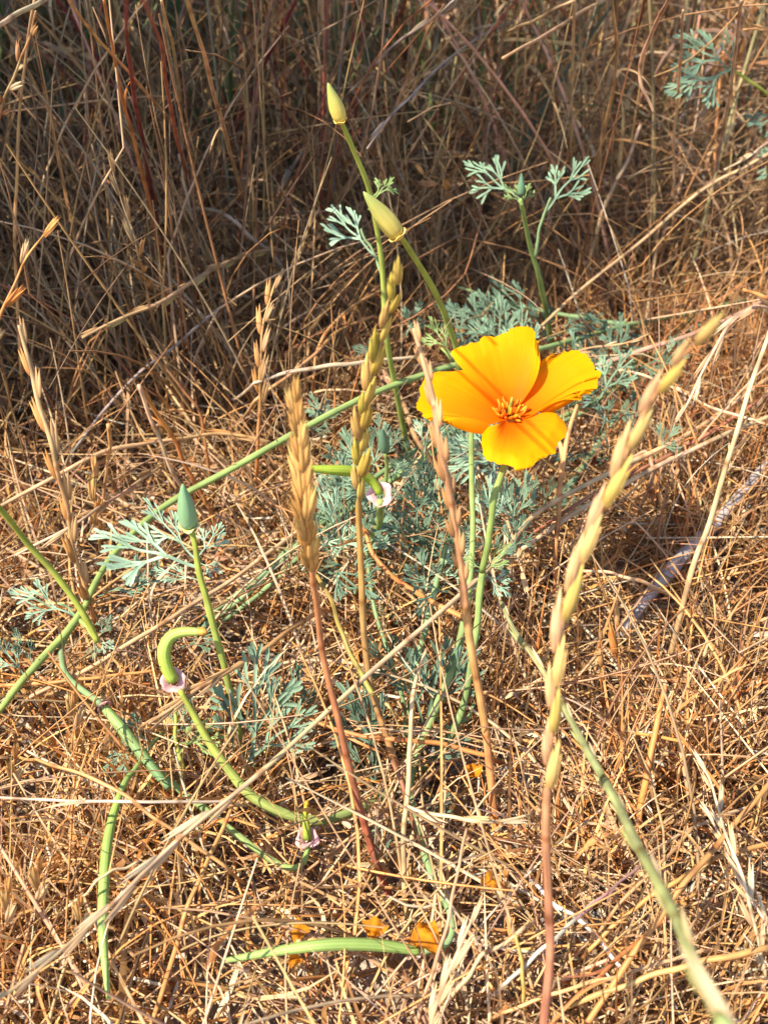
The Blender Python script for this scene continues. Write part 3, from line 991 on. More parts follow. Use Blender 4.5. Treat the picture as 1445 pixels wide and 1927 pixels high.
def add_rim(th, p, axis, rad, rin, parent, col=(0.68, 0.36, 0.33)):
    axis = np.asarray(axis, float); axis /= np.linalg.norm(axis)
    a = np.cross(axis, [0.2, 0.3, 0.9]); a /= np.linalg.norm(a); b = np.cross(axis, a)
    k = 28
    V, C, U, F = [], [], [], []
    prof = [(0.42, -0.50, 0.8), (0.72, -0.20, 0.95), (1.0, 0.0, 1.1), (0.99, 0.05, 1.15), (0.80, 0.01, 1.05), (0.60, -0.06, 0.8), (0.40, -0.12, 0.55)]
    for i in range(k):
        th_ = 2 * math.pi * i / k
        wv = 1 + 0.07 * math.sin(th_ * 3 + 1 + p[0] * 99) + 0.06 * math.sin(th_ * 5 + p[0] * 55) + 0.03 * math.sin(th_ * 11)
        for r_, h, cc in prof:
            V.append(p + (a * math.cos(th_) + b * math.sin(th_)) * rad * r_ * wv + axis * rad * (h + 0.10 * math.sin(th_ * 4 + p[1] * 80) * (r_ > 0.7)))
            C.append(np.clip(np.asarray(col) * cc, 0, 0.82)); U.append((i * 0.0004, r_ * 0.003, 1))
    m = len(prof)
    for i in range(k):
        for j in range(m - 1):
            F.append((i * m + j, ((i + 1) % k) * m + j, ((i + 1) % k) * m + j + 1, i * m + j + 1))
    return th.part('rim', (np.array(V), F, np.array(C), np.array(U)), M_RIM, parent)


def add_bud(th, tip, tz, base, bz, w, cbase, ctip, rim=1.25, rimcol=None):
    """pointed bud; tip/base sight lines; w px at its widest"""
    pb, pt = at(*base, bz), at(*tip, tz)
    s = np.linspace(0, 1, 16)
    bend = np.cross(pt - pb, [0, 0, 1.0]) * 0.03
    P = pb + (pt - pb) * s[:, None] + bend * np.sin(np.pi * s)[:, None]
    prof = np.interp(s, [0, 0.04, 0.12, 0.3, 0.5, 0.7, 0.85, 0.95, 1], [0.70, 0.86, 0.95, 1.0, 0.86, 0.60, 0.38, 0.2, 0.06])
    R = prof * metres(w, pb) / 2
    c0, c1 = np.asarray(cbase), np.asarray(ctip)
    g = tube(P, R, 18, ridge=0.02, c0=c0, c1=c1, seed=random.uniform(0, 9), ridge_col=(0.9, 0.94, 0.85))
    o = th.part('bud', g, M_POD)
    ax = (pt - pb)
    if rim:
        add_rim(th, pb, ax, metres(w, pb) / 2 * rim, R[0], o, col=rimcol or tuple(c0 * np.array([1.15, 0.95, 1.0])))
    return o


# --- the flowering plant ------------------------------------------------------
root0 = at(782, 1455, 0.0)
T1 = Thing('poppy_plant', 'flowering poppy plant with one open orange yellow four petalled flower and ribbed pods', 'poppy', root0)
add_stem(T1, [(953, 862), (945, 885), (930, 940), (914, 1040), (907, 1075)], [0.122, 0.112, 0.085], [16, 15, 15], P_STEM, P_STEM)
add_stem(T1, [(907, 1075), (903, 1110), (897, 1185), (882, 1270), (866, 1344), (835, 1405), (795, 1450)], [0.085, 0.05, 0.008], [16, 15, 19], P_STEM, P_GLAU, root='end')
# flower
FZ = 0.126
fc = at(958, 783, FZ)


def petal_hit(px, py, k, ax):
    """the point of a petal's sloping plane (rising k along the heading ax from the flower's heart) on that sight line"""
    r = ray(px, py)
    C0 = np.array([0, 0, CAM_H])
    n = np.array([-k * ax[0], -k * ax[1], 1.0])
    return C0 + r * ((fc - C0).dot(n) / r.dot(n))


def resample(pl, n):
    pl = np.asarray(pl, float)
    q = catmull(pl, n=12) if len(pl) > 2 else pl
    s = np.r_[0, np.cumsum(np.linalg.norm(np.diff(q, axis=0), axis=1))]
    t = np.linspace(0, s[-1], n)
    return np.c_[np.interp(t, s, q[:, 0]), np.interp(t, s, q[:, 1])]


def petal(left, right, rim, k, ax, seed, nu=40, nv=26, ruffle=0.0011):
    Lc, Rc, T = resample(left, nv), resample(right, nv), resample(rim, nu)
    jit = np.random.default_rng(int(seed * 10)).normal(0, 1.6, (nu, 2)); jit[0] = jit[-1] = 0
    T = T + jit
    s = np.linspace(0, 1, nu)[None, :, None]; t = np.linspace(0, 1, nv)[:, None, None]
    B = Lc[0] * (1 - s[0]) + Rc[0] * s[0]
    S = (1 - s) * Lc[:, None] + s * Rc[:, None] + (1 - t) * B[None] + t * T[None] - ((1 - s) * (1 - t) * Lc[0] + s * (1 - t) * Rc[0] + (1 - s) * t * Lc[-1] + s * t * Rc[-1])
    pts = np.array([[petal_hit(S[i, j, 0], S[i, j, 1], k, ax) for j in range(nu)] for i in range(nv)])
    du = np.gradient(pts, axis=1); dv = np.gradient(pts, axis=0)
    nn = np.cross(du, dv); nn /= np.linalg.norm(nn, axis=2)[..., None] + 1e-12
    if nn[nv // 2, nu // 2, 2] < 0: nn = -nn
    ss = s[0, :, 0]; tt = t[:, 0, 0]
    wave = np.zeros((nv, nu))
    for q in range(4):
        wave += math.sin(seed * 3 + q) * np.sin(ss[None] * (4 + 3.1 * q) + seed + q * 1.7) * tt[:, None] ** (1.3 + 0.4 * q) / (1 + 0.5 * q)
    cup = (np.abs(ss[None] - 0.5) * 2) ** 2 * np.sin(np.pi * tt[:, None] * 0.9) * 0.0034
    rec = -0.0016 * np.maximum(0, tt[:, None] - 0.8) ** 1.0 * 5
    pts = pts + nn * (wave * ruffle + cup + rec)[..., None]
    f = [(i * nu + j, i * nu + j + 1, (i + 1) * nu + j + 1, (i + 1) * nu + j) for i in range(nv - 1) for j in range(nu - 1)]
    c_in, c_mid, c_out = np.array((0.88, 0.13, 0.001)), np.array((0.90, 0.28, 0.001)), np.array((0.90, 0.40, 0.001))
    tcol = np.interp(tt, [0, 0.25, 0.6, 1], [0, 0.3, 1.15, 2])
    col = np.where(tcol[:, None] < 1, c_in + (c_mid - c_in) * tcol[:, None], c_mid + (c_out - c_mid) * (tcol[:, None] - 1))
    col = np.repeat(col[:, None], nu, 1)
    lu = np.zeros((nv, nu, 3)); lu[..., 0] = ss[None] * 0.05; lu[..., 1] = tt[:, None] * 0.03; lu[..., 2] = seed
    return pts.reshape(-1, 3), f, col.reshape(-1, 3), lu.reshape(-1, 3)


rec = tube(np.array([at(953, 866, 0.1205) , fc + [0, 0, -0.006], fc + [0, 0, 0.0005]]), [0.0016, 0.0026, 0.0042], 12, c0=(0.4, 0.4, 0.06), c1=(0.8, 0.25, 0.02))
FL = T1.part('flower', rec, M_STEM)
petal_defs = [
    # back, left, right, front : left edge, right edge (base -> corner), rim
    ([(948, 778), (918, 752), (885, 718), (862, 690), (848, 664)], [(972, 770), (985, 752), (1000, 728), (1010, 698), (1014, 660)],
     [(848, 664), (853, 655), (884, 646), (898, 640), (904, 633), (916, 629), (928, 631), (945, 627), (958, 620), (965, 614), (984, 610), (998, 613), (1006, 622), (1014, 660)], 0.85, (-0.1, 1.0), 1.3),
    ([(958, 792), (940, 798), (924, 807), (905, 804), (877, 798), (850, 793), (830, 789)], [(946, 772), (925, 750), (900, 728), (872, 708), (843, 696)],
     [(830, 789), (812, 786), (800, 780), (796, 770), (788, 764), (786, 754), (793, 738), (793, 724), (799, 710), (812, 699), (843, 696)], 0.30, (-0.98, 0.2), 2.1),
    ([(972, 766), (984, 752), (1000, 724), (1016, 698), (1034, 676)], [(968, 790), (984, 792), (1003, 790), (1030, 775), (1060, 760), (1090, 747)],
     [(1034, 676), (1048, 666), (1060, 660), (1070, 659), (1082, 655), (1098, 661), (1109, 672), (1117, 686), (1123, 693), (1130, 699), (1124, 709), (1124, 718), (1117, 727), (1105, 738), (1090, 747)], 0.40, (0.88, 0.47), 3.7),
    ([(952, 792), (944, 803), (934, 813), (920, 814), (907, 812)], [(970, 792), (990, 795), (1010, 795), (1040, 793), (1062, 797)],
     [(907, 812), (905, 825), (908, 845), (914, 858), (932, 864), (953, 867), (964, 870), (972, 876), (981, 877), (990, 874), (998, 873), (1006, 866), (1018, 858), (1030, 853), (1041, 848), (1045, 838), (1050, 829), (1062, 819), (1067, 808), (1062, 797)], 0.08, (0.2, -0.98), 4.4),
]
for (l, r_, rm, k, ax, sd) in petal_defs:
    T1.part('petal', petal(l, r_, rm, k, ax, sd), M_PETAL, FL)
sg = []
rs = random.Random(3)
for i in range(60):
    a = rs.uniform(0, 6.28); e = rs.uniform(0.5, 1.45); L = rs.uniform(0.003, 0.0062)
    d = np.array([math.cos(a) * math.cos(e), math.sin(a) * math.cos(e), math.sin(e)])
    p0 = fc + np.array([math.cos(a), math.sin(a), 0]) * 0.002
    b = np.array([rs.gauss(0, 0.0008), rs.gauss(0, 0.0008), 0])
    sg.append(tube(np.array([p0, p0 + d * L * 0.45, p0 + d * L * 0.55 + b, p0 + d * L + b]), [0.0003, 0.0003, 0.0007, 0.0003], 5,
                   c0=(0.88, 0.2, 0.004), c1=rs.choice([(0.9, 0.33, 0.01), (0.9, 0.27, 0.008), (0.88, 0.2, 0.006)])))
T1.part('stamens', join(sg), M_RIM, FL)
sg = [tube(np.array([fc, fc + [0, 0, 0.004], fc + [0.0004, 0, 0.008]]), [0.0009, 0.0007, 0.0003], 6, c0=(0.35, 0.38, 0.05))]
T1.part('pistil', join(sg), M_RIM, FL)
# stem running down to the long pod lying on the thatch
add_stem(T1, [(886, 800), (888, 900), (890, 985), (885, 1070), (872, 1175), (845, 1271), (815, 1340), (785, 1420), (774, 1475), (782, 1545), (805, 1625), (840, 1700), (852, 1745), (838, 1778), (795, 1791)], [0.08, 0.078, 0.07, 0.062, 0.055, 0.045, 0.034, 0.026, 0.022, 0.024, 0.026, 0.03, 0.034, 0.034, 0.034], [12, 12, 13, 15, 21, 20, 17, 16, 15, 14, 14], P_STEM, P_GLAU)
add_pod(T1, [(790, 1791), (740, 1782), (670, 1777), (600, 1779), (520, 1790), (460, 1801), (417, 1809)], [0.034, 0.044, 0.040], [15, 23, 24, 23, 20, 15, 9], rim=22, c1=(0.38, 0.50, 0.16))
# stem arching left to the bent pod
add_stem(T1, [(338, 1298), (365, 1345), (402, 1410), (440, 1462), (480, 1502), (530, 1530), (590, 1541), (650, 1530), (715, 1500), (768, 1462)], [0.066, 0.045, 0.03, 0.022, 0.01], [13, 18, 22, 22, 20, 20], P_YEL, P_GLAU, root='end')
add_pod(T1, [(327, 1281), (314, 1255), (309, 1225), (320, 1200), (345, 1189), (378, 1189)], [0.068, 0.080, 0.085], [22, 26, 25, 20, 14], rim=48, rax=(0.25, -0.55, 0.6), c0=(0.42, 0.52, 0.08), c1=(0.45, 0.55, 0.16), tipcol=(0.72, 0.40, 0.08))
# green stems down from the crown
add_stem(T1, [(845, 1015), (825, 1080), (800, 1180), (775, 1290), (768, 1420)], [0.06, 0.04, 0.008], [13, 14, 15], P_GLAU, P_GLAU, root='end')
add_stem(T1, [(688, 1020), (700, 1120), (730, 1230), (757, 1320), (770, 1440)], [0.05, 0.04, 0.01], [8, 10, 12], P_GLAU, P_GLAU, root='end')
add_stem(T1, [(892, 1325), (880, 1350), (843, 1366), (812, 1345), (806, 1330)], [0.03, 0.028, 0.03], [8, 8, 7], P_GLAU)
for b, bz, t, tz, wd, v, tn in [
    ((905, 1075), .083, (968, 1120), .075, .8, 0, 'pale'), ((907, 1072), .085, (868, 1046), .09, .9, 1, 'green'), ((908, 1078), .083, (950, 1030), .10, .6, 2, 'green'),
    ((806, 1345), .03, (842, 1190), .06, .8, 3, 'dark'), ((812, 1350), .03, (905, 1205), .06, .7, 4, 'dark'), ((795, 1360), .03, (755, 1215), .055, .7, 5, 'dark'),
    ((720, 1440), .02, (640, 1290), .05, .8, 0, 'dark'), ((700, 1430), .02, (690, 1270), .05, .6, 2, 'dark'), ((475, 1440), .025, (495, 1212), .07, .8, 1, 'mid'),
    ((470, 1430), .03, (600, 1325), .05, .8, 3, 'mid'), ((440, 1420), .03, (440, 1300), .05, .8, 4, 'dark'), ((730, 1500), .015, (640, 1400), .03, .7, 5, 'dark'),
    ((790, 1440), .015, (880, 1380), .03, .7, 0, 'dark'), ((778, 1540), .012, (700, 1600), .02, .8, 2, 'mid'), ((790, 1560), .012, (850, 1490), .02, .7, 1, 'dark'),
    ((760, 1290), .03, (690, 1190), .06, .7, 4, 'dark'), ((545, 1370), .025, (555, 1240), .05, .7, 5, 'dark')]:
    add_leaf(T1, b, bz, t, tz, wd, v, tn)

# --- the two pale yellow buds ------------------------------------------------
T2 = Thing('poppy_plant', 'poppy shoot carrying two pale yellow pointed buds on slender stems behind the flower', 'poppy', at(800, 1000, 0))
add_stem(T2, [(640, 226), (648, 243), (668, 290), (690, 345), (706, 410), (718, 480), (723, 560), (728, 640), (745, 740), (780, 900)], [0.200, 0.15, 0.10, 0.015], [11, 12, 13, 13], P_YEL, P_STEM, root='end')
add_stem(T2, [(750, 442), (762, 458), (800, 520), (835, 582), (853, 632), (862, 670), (868, 760), (845, 900)], [0.172, 0.12, 0.07, 0.015], [12, 14, 14, 14], P_YEL, P_STEM, root='end')
add_bud(T2, (617, 156), 0.213, (641, 226), 0.200, 29, (0.80, 0.58, 0.13), (0.36, 0.43, 0.12), 0.92)
add_bud(T2, (684, 361), 0.188, (747, 441), 0.172, 38, (0.80, 0.59, 0.14), (0.38, 0.45, 0.13), 0.98)
add_stem(T2, [(694, 395), (703, 372), (712, 358)], [0.14, 0.143, 0.145], [6, 5, 4], P_STEM)
add_leaf(T2, (700, 378), .143, (746, 328), .148, .8, 2, 'green')
add_stem(T2, [(719, 520), (705, 480), (684, 445), (680, 430)], [0.115, 0.122, 0.13], [6, 6, 5], P_GLAU)
add_leaf(T2, (702, 476), .122, (610, 382), .135, .75, 0, 'pale')
for b, bz, t, tz, wd, v, tn in [((850, 672), .08, (803, 596), .095, .8, 3, 'green'), ((735, 690), .06, (665, 645), .07, .8, 1, 'dark'), ((870, 640), .07, (850, 560), .08, .8, 4, 'dark'), ((760, 640), .06, (790, 560), .08, .7, 5, 'mid')]:
    add_leaf(T2, b, bz, t, tz, wd, v, tn)
add_stem(T2, [(862, 690), (845, 672), (830, 655)], [0.075, 0.082, 0.085], [7, 6, 5], P_STEM)

# --- green bud shoot with its big pale leaf -----------------------------------
T3 = Thing('poppy_plant', 'poppy shoot with one upright green bud above a pale blue green feathery leaf', 'poppy', at(480, 1470, 0))
add_stem(T3, [(357, 990), (366, 1025), (375, 1075), (388, 1120), (402, 1170), (420, 1250), (440, 1340), (468, 1452)], [0.110, 0.07, 0.015], [12, 16, 15, 15], P_YEL, P_STEM, root='end')
add_bud(T3, (344, 911), 0.128, (355, 988), 0.110, 36, (0.30, 0.48, 0.25), (0.26, 0.44, 0.24), 1.12, rimcol=(0.55, 0.52, 0.20))
for b, bz, t, tz, wd, v, tn in [((368, 1062), .092, (160, 1002), .10, .75, 0, 'pale'), ((368, 1055), .093, (268, 940), .105, .55, 3, 'pale'), ((372, 1050), .094, (424, 985), .10, .9, 1, 'pale'), ((374, 1058), .093, (416, 1078), .092, .9, 2, 'pale'), ((372, 1090), .09, (285, 1075), .09, .55, 5, 'pale')]:
    add_leaf(T3, b, bz, t, tz, wd, v, tn)

# --- trailing stems ---------------------------------------------------------
T4 = Thing('poppy_plant', 'long trailing green poppy stems running through the straw behind the flower', 'poppy', at(1445, 600, 0))
add_stem(T4, [(1445, 552), (1320, 585), (1180, 612), (1060, 645), (960, 668), (850, 687), (700, 741), (560, 812), (430, 886), (330, 940), (270, 985), (212, 1045), (178, 1100), (160, 1142)], [0.02, 0.05, 0.075, 0.085, 0.075, 0.06, 0.055], [9, 10, 12, 14, 15, 15, 14], P_GLAU, P_STEM, root='start')
add_stem(T4, [(160, 1142), (130, 1182), (70, 1250), (0, 1335), (-60, 1400)], [0.055, 0.045, 0.03], [17, 17, 15], P_STEM, P_STEM, root='end')
add_stem(T4, [(147, 1165), (120, 1205), (115, 1232), (125, 1265), (158, 1300), (190, 1325)], [0.05, 0.045, 0.05], [11, 14, 14], P_GLAU, P_GLAU)
add_pod(T4, [(196, 1330), (225, 1365), (258, 1408), (290, 1448), (318, 1482)], [0.05, 0.045, 0.04], [16, 21, 22, 19, 13], rim=30, c0=(0.36, 0.48, 0.16), c1=(0.2, 0.34, 0.16))
add_stem(T4, [(300, 1450), (340, 1485), (400, 1535), (452, 1577), (510, 1616), (550, 1632), (572, 1622), (580, 1595)], [0.035, 0.03, 0.028, 0.03], [14, 16, 15, 13], P_GLAU, P_STEM, root='start')
add_pod(T4, [(578, 1578), (577, 1555), (574, 1535), (577, 1514)], [0.031, 0.036, 0.041], [17, 15, 10, 8], rim=44, rax=(0.0, -0.45, 0.75), c0=(0.40, 0.50, 0.08), c1=(0.55, 0.52, 0.06), tipcol=(0.75, 0.42, 0.04))
add_stem(T4, [(300, 1385), (265, 1430), (240, 1468), (226, 1492)], [0.035, 0.045, 0.05], [9, 11, 15], P_GLAU, P_POD, root='start')
add_pod(T4, [(228, 1490), (212, 1540), (201, 1600), (196, 1670), (194, 1750), (199, 1820), (205, 1880)], [0.05, 0.045, 0.035], [12, 18, 20, 21, 19, 14, 8], c0=(0.34, 0.46, 0.10), c1=(0.40, 0.52, 0.18))
add_stem(T4, [(185, 1208), (165, 1170), (120, 1100), (60, 1028), (0, 957), (-60, 890)], [0.05, 0.085, 0.13], [15, 14, 13], P_YEL, P_YEL)
add_stem(T4, [(185, 1208), (172, 1190), (150, 1165)], [0.05, 0.052, 0.053], [9, 10, 10], P_STEM)
add_stem(T4, [(150, 1165), (130, 1145), (110, 1135)], [0.053, 0.055, 0.058], [7, 6, 5], P_GLAU)
add_stem(T4, [(330, 1330), (332, 1385), (341, 1440), (340, 1482)], [0.05, 0.04, 0.03], [7, 9, 11], P_YEL, P_STEM, root='end')
# the lower bundle of stems
for k, (dx, dy, cc) in enumerate([(0, 0, P_GLAU), (22, 14, P_STEM), (-14, 26, P_GLAU)]):
    add_stem(T4, [(1300 + dx, 600 + dy), (1180 + dx, 690 + dy), (1090, 755 + dy), (980 + dx, 790 + dy), (880 + dx, 800 + dy), (800 + dx, 838 + dy), (690 + dx, 908 + dy), (600 + dx, 975 + dy), (500 + dx, 1075 + dy), (390 + dx, 1160 + dy)], [0.02, 0.035, 0.045, 0.04, 0.02], [8, 10, 12, 13, 12], cc, P_GLAU, root='both')
add_stem(T4, [(1400, 570), (1320, 610), (1260, 650), (1180, 760), (1100, 870), (1050, 960), (1010, 1020)], [0.02, 0.03, 0.02], [10, 15, 10], P_DARK, P_GLAU, root='both')
add_stem(T4, [(1180, 610), (1100, 600), (1000, 580), (930, 560), (860, 540)], [0.05, 0.05, 0.045], [10, 9, 5], P_GLAU, root='start')
for b, bz, t, tz, wd, v, tn in [
    ((140, 1160), .053, (18, 1102), .065, .7, 1, 'pale'), ((185, 1205), .05, (212, 1222), .05, 1.0, 2, 'pale'), ((182, 1205), .05, (172, 1240), .048, .9, 4, 'mid'), ((186, 1203), .05, (205, 1160), .06, .7, 0, 'mid'),
    ((50, 1275), .035, (-10, 1200), .05, .8, 3, 'pale'), ((70, 1262), .035, (20, 1180), .05, .5, 5, 'mid'), ((262, 1408), .04, (190, 1452), .035, .8, 0, 'mid'), ((290, 1400), .035, (215, 1350), .045, .8, 1, 'mid'),
    ((318, 1400), .035, (360, 1320), .05, .8, 2, 'mid'), ((340, 1400), .04, (430, 1385), .045, .8, 3, 'green'), ((335, 1420), .04, (395, 1355), .05, .7, 4, 'green'), ((300, 1480), .025, (275, 1460), .03, 1.0, 5, 'green'),
    ((345, 1220), .03, (410, 1190), .045, .7, 1, 'dark'), ((180, 1120), .05, (300, 1085), .06, .4, 0, 'mid'), ((250, 1130), .03, (300, 1010), .055, .5, 4, 'mid'), ((620, 815), .045, (590, 735), .06, .8, 2, 'mid'), ((560, 820), .05, (640, 770), .06, .6, 5, 'dark'),
    ((980, 640), .05, (890, 545), .07, .8, 0, 'dark'), ((960, 650), .05, (825, 560), .065, .7, 1, 'dark'), ((1000, 610), .05, (930, 510), .07, .7, 2, 'dark'), ((1030, 640), .04, (1135, 590), .055, .6, 3, 'dark'),
    ((1040, 660), .04, (1000, 560), .07, .7, 4, 'dark'), ((1120, 640), .04, (1230, 660), .04, .6, 5, 'dark'), ((1150, 680), .03, (1080, 640), .05, .7, 0, 'mid'), ((1130, 760), .03, (1200, 690), .05, .6, 1, 'dark'),
    ((820, 960), .03, (775, 880), .06, .8, 3, 'mid'), ((870, 1000), .03, (820, 920), .055, .7, 4, 'dark'), ((960, 980), .03, (1010, 890), .06, .7, 5, 'mid'), ((1000, 980), .025, (1070, 900), .05, .7, 0, 'dark'),
    ((930, 1000), .03, (900, 900), .055, .6, 1, 'dark'), ((1040, 940), .03, (1110, 960), .03, .7, 2, 'mid'), ((700, 1090), .02, (600, 1000), .05, .8, 3, 'mid'), ((690, 1080), .02, (720, 960), .055, .7, 4, 'mid'),
    ((720, 1090), .02, (860, 1010), .05, .7, 5, 'dark'), ((740, 1080), .02, (800, 960), .06, .7, 0, 'mid'), ((660, 1060), .025, (560, 1060), .04, .7, 1, 'dark'), ((620, 1020), .03, (600, 920), .06, .7, 2, 'mid'),
    ((640, 960), .04, (650, 890), .06, .8, 3, 'mid'), ((780, 1130), .015, (690, 1160), .03, .7, 5, 'mid'), ((770, 1090), .015, (890, 1080), .04, .6, 4, 'mid'), ((840, 1080), .02, (810, 1000), .05, .7, 1, 'mid')]:
    add_leaf(T4, b, bz, t, tz, wd, v, tn)

rl = random.Random(17)
for i in range(78):
    if i < 56:
        a_, q_ = rl.uniform(0, 6.28), math.sqrt(rl.random())
        bx, by = 800 + 230 * q_ * math.cos(a_), 985 + 150 * q_ * math.sin(a_)
    else:
        bx, by = rl.uniform(900, 1260), rl.uniform(620, 900)
    ang = rl.gauss(-1.57, 0.8); ln = rl.uniform(70, 130)
    z0 = rl.uniform(0.038, 0.066)
    add_leaf(T4, (bx, by), z0, (bx + ln * math.cos(ang), by + ln * math.sin(ang)), z0 + 0.02, rl.uniform(0.6, 0.85), rl.randrange(6), rl.choice(['mid', 'dark', 'dark', 'mid', 'pale']))

# --- small shoot with the tightly folded bud between two feathery leaves -------
T5 = Thing('poppy_plant', 'upright poppy shoot with a tiny folded bud between two feathery leaves above the flower', 'poppy', at(1050, 760, 0))
add_stem(T5, [(979, 375), (990, 432), (1003, 480), (1015, 525), (1030, 605), (1042, 680)], [0.135, 0.085, 0.02], [9, 12, 13], P_STEM, P_STEM, root='end')
add_stem(T5, [(1006, 485), (1014, 440), (1024, 398), (1036, 372)], [0.112, 0.126, 0.138], [7, 7, 5], P_GLAU)
add_bud(T5, (981, 326), 0.147, (980, 366), 0.138, 15, (0.18, 0.30, 0.16), (0.13, 0.24, 0.17), 0)
for b, bz, t, tz, wd, v, tn in [((978, 378), .134, (878, 292), .145, .75, 1, 'mid'), ((1022, 405), .125, (1106, 296), .145, .8, 3, 'mid'), ((980, 385), .133, (955, 345), .142, 1.0, 2, 'green'), ((981, 385), .133, (1000, 345), .14, .9, 4, 'green')]:
    add_leaf(T5, b, bz, t, tz, wd, v, tn)

# --- pod with broad pink collar beside the small dark bud ----------------------
T6 = Thing('poppy_plant', 'poppy shoot with a bent green pod on a round pink collar beside the open flower', 'poppy', at(710, 1090, 0))
add_stem(T6, [(716, 945), (712, 985), (702, 1020), (705, 1080)], [0.098, 0.06, 0.01], [16, 18, 15], P_STEM, P_STEM, root='end')
add_pod(T6, [(715, 930), (706, 912), (690, 898), (660, 887), (620, 884), (565, 880)], [0.10, 0.113, 0.118], [14, 18, 21, 20, 15, 8], rim=48, rax=(-0.1, -0.65, 0.6), c0=(0.36, 0.46, 0.05), c1=(0.42, 0.52, 0.06))
add_stem(T6, [(725, 852), (727, 880), (724, 920), (716, 1000), (712, 1060)], [0.10, 0.07, 0.02], [8, 9, 9], P_STEM, P_GLAU, root='end')
add_bud(T6, (719, 806), 0.112, (724, 848), 0.10, 22, (0.15, 0.26, 0.15), (0.13, 0.23, 0.15), 0)
add_leaf(T6, (722, 850), .098, (705, 778), .108, .8, 5, 'dark')
add_leaf(T6, (728, 855), .098, (750, 802), .105, .7, 0, 'dark')
add_leaf(T6, (720, 880), .09, (650, 845), .09, .6, 2, 'mid')
add_leaf(T6, (722, 900), .085, (790, 870), .09, .6, 3, 'mid')

# --- shoot reaching in over the sunlit thatch ---------------------------------
T7 = Thing('poppy_plant', 'poppy leaf stalk with a fanned feathery leaf reaching over the stony edge of the stand', 'poppy', at(1600, 420, 0))
add_stem(T7, [(1372, 128), (1400, 145), (1445, 180), (1520, 260), (1590, 380)], [0.15, 0.13, 0.09, 0.02], [6, 8, 8, 9], P_YEL, P_STEM, root='end')
for b, bz, t, tz, wd, v, tn in [((1380, 132), .149, (1272, 60), .165, .8, 0, 'mid'), ((1382, 134), .149, (1250, 165), .15, .7, 1, 'mid'), ((1376, 130), .15, (1370, 50), .168, .6, 2, 'mid'), ((1480, 215), .12, (1405, 245), .12, .8, 3, 'mid'), ((1520, 270), .11, (1420, 330), .10, .8, 4, 'mid'), ((1530, 300), .11, (1430, 290), .105, .7, 5, 'mid')]:
    add_leaf(T7, b, bz, t, tz, wd, v, tn)


# ================================================================== TRACED DRY GRASS
def spk(n, s1, l, w, cols, shape='tight', flare=0.25, awn=0, s0=0.0):
    return dict(n=n, s0=s0, s1=s1, l=l, w=w, cols=cols, shape=shape, flare=flare, awn=awn)


# spikes rising in front of everything
straw('tall golden grass spike on a red stem rising well in front of the flower', [(1332, 612), (1262, 700), (1205, 790), (1166, 880), (1117, 985), (1087, 1075), (1062, 1170), (1043, 1280), (1033, 1400), (1026, 1550), (1030, 1700), (1034, 1800), (1024, 1930), (1015, 2040)],
      [0.245, 0.2, 0.16, 0.11, 0.05], [11, 17, 19, 20, 20], (0.66, 0.38, 0.16), (0.46, 0.12, 0.08), spike=spk(17, 0.45, 88, 27, [(0.74, 0.52, 0.2), (0.74, 0.48, 0.24), (0.68, 0.50, 0.14), (0.70, 0.42, 0.24)], flare=0.14))
straw('olive yellow plump grass spike standing before the pink collared pod', [(745, 506), (741, 560), (724, 615), (706, 680), (690, 745), (680, 800), (674, 900), (676, 1000), (682, 1120), (691, 1230), (702, 1308), (738, 1420), (762, 1490)],
      [0.215, 0.17, 0.11, 0.05, 0.02], [8, 13, 14, 15, 16], OLIVE, (0.5, 0.24, 0.09), spike=spk(17, 0.40, 66, 24, [(0.72, 0.55, 0.14), (0.58, 0.48, 0.09), (0.64, 0.46, 0.1), (0.72, 0.46, 0.16)], flare=0.2))
straw('bare orange grass rachis passing in front of a petal', [(778, 618), (796, 680), (813, 750), (823, 830), (846, 920), (861, 1010), (880, 1160), (897, 1280), (916, 1410), (926, 1500), (936, 1585)],
      [0.19, 0.16, 0.11, 0.05, 0.01], [12, 18, 19, 18, 17], (0.72, 0.42, 0.2), ORANGE, spike=spk(15, 0.42, 50, 30, [(0.68, 0.40, 0.2), (0.6, 0.32, 0.14)], shape='thin', flare=0.1))
straw('dark gold tapering grass spike on a burgundy stem in front of the bent pod', [(554, 735), (561, 820), (570, 900), (577, 970), (586, 1060), (598, 1140), (611, 1250), (640, 1380), (666, 1480), (700, 1600), (736, 1692)],
      [0.195, 0.16, 0.10, 0.045, 0.01], [8, 13, 14, 16, 16], GOLD, (0.42, 0.09, 0.06), spike=spk(19, 0.29, 60, 24, [(0.68, 0.38, 0.12), (0.74, 0.45, 0.16), (0.58, 0.32, 0.1)], shape='open', flare=0.2, awn=34))
straw('orange straw branching off the olive spike low over the thatch', [(597, 1085), (622, 1130), (645, 1190), (668, 1250), (702, 1308)], [0.06, 0.055, 0.045], [9, 11, 12], RUST, OLIVE, root='start')
straw('bright orange straw kinked against the bare rachis', [(688, 1000), (705, 1045), (745, 1092), (800, 1125), (870, 1160), (884, 1172)], [0.075, 0.065, 0.06], [10, 11, 13], ORANGE, root='start')
straw('orange straw lying level between the burgundy stem and the bare rachis', [(560, 1345), (640, 1375), (740, 1390), (830, 1402), (917, 1422)], [0.035, 0.04, 0.03], [7, 10, 11], ORANGE, root='both')
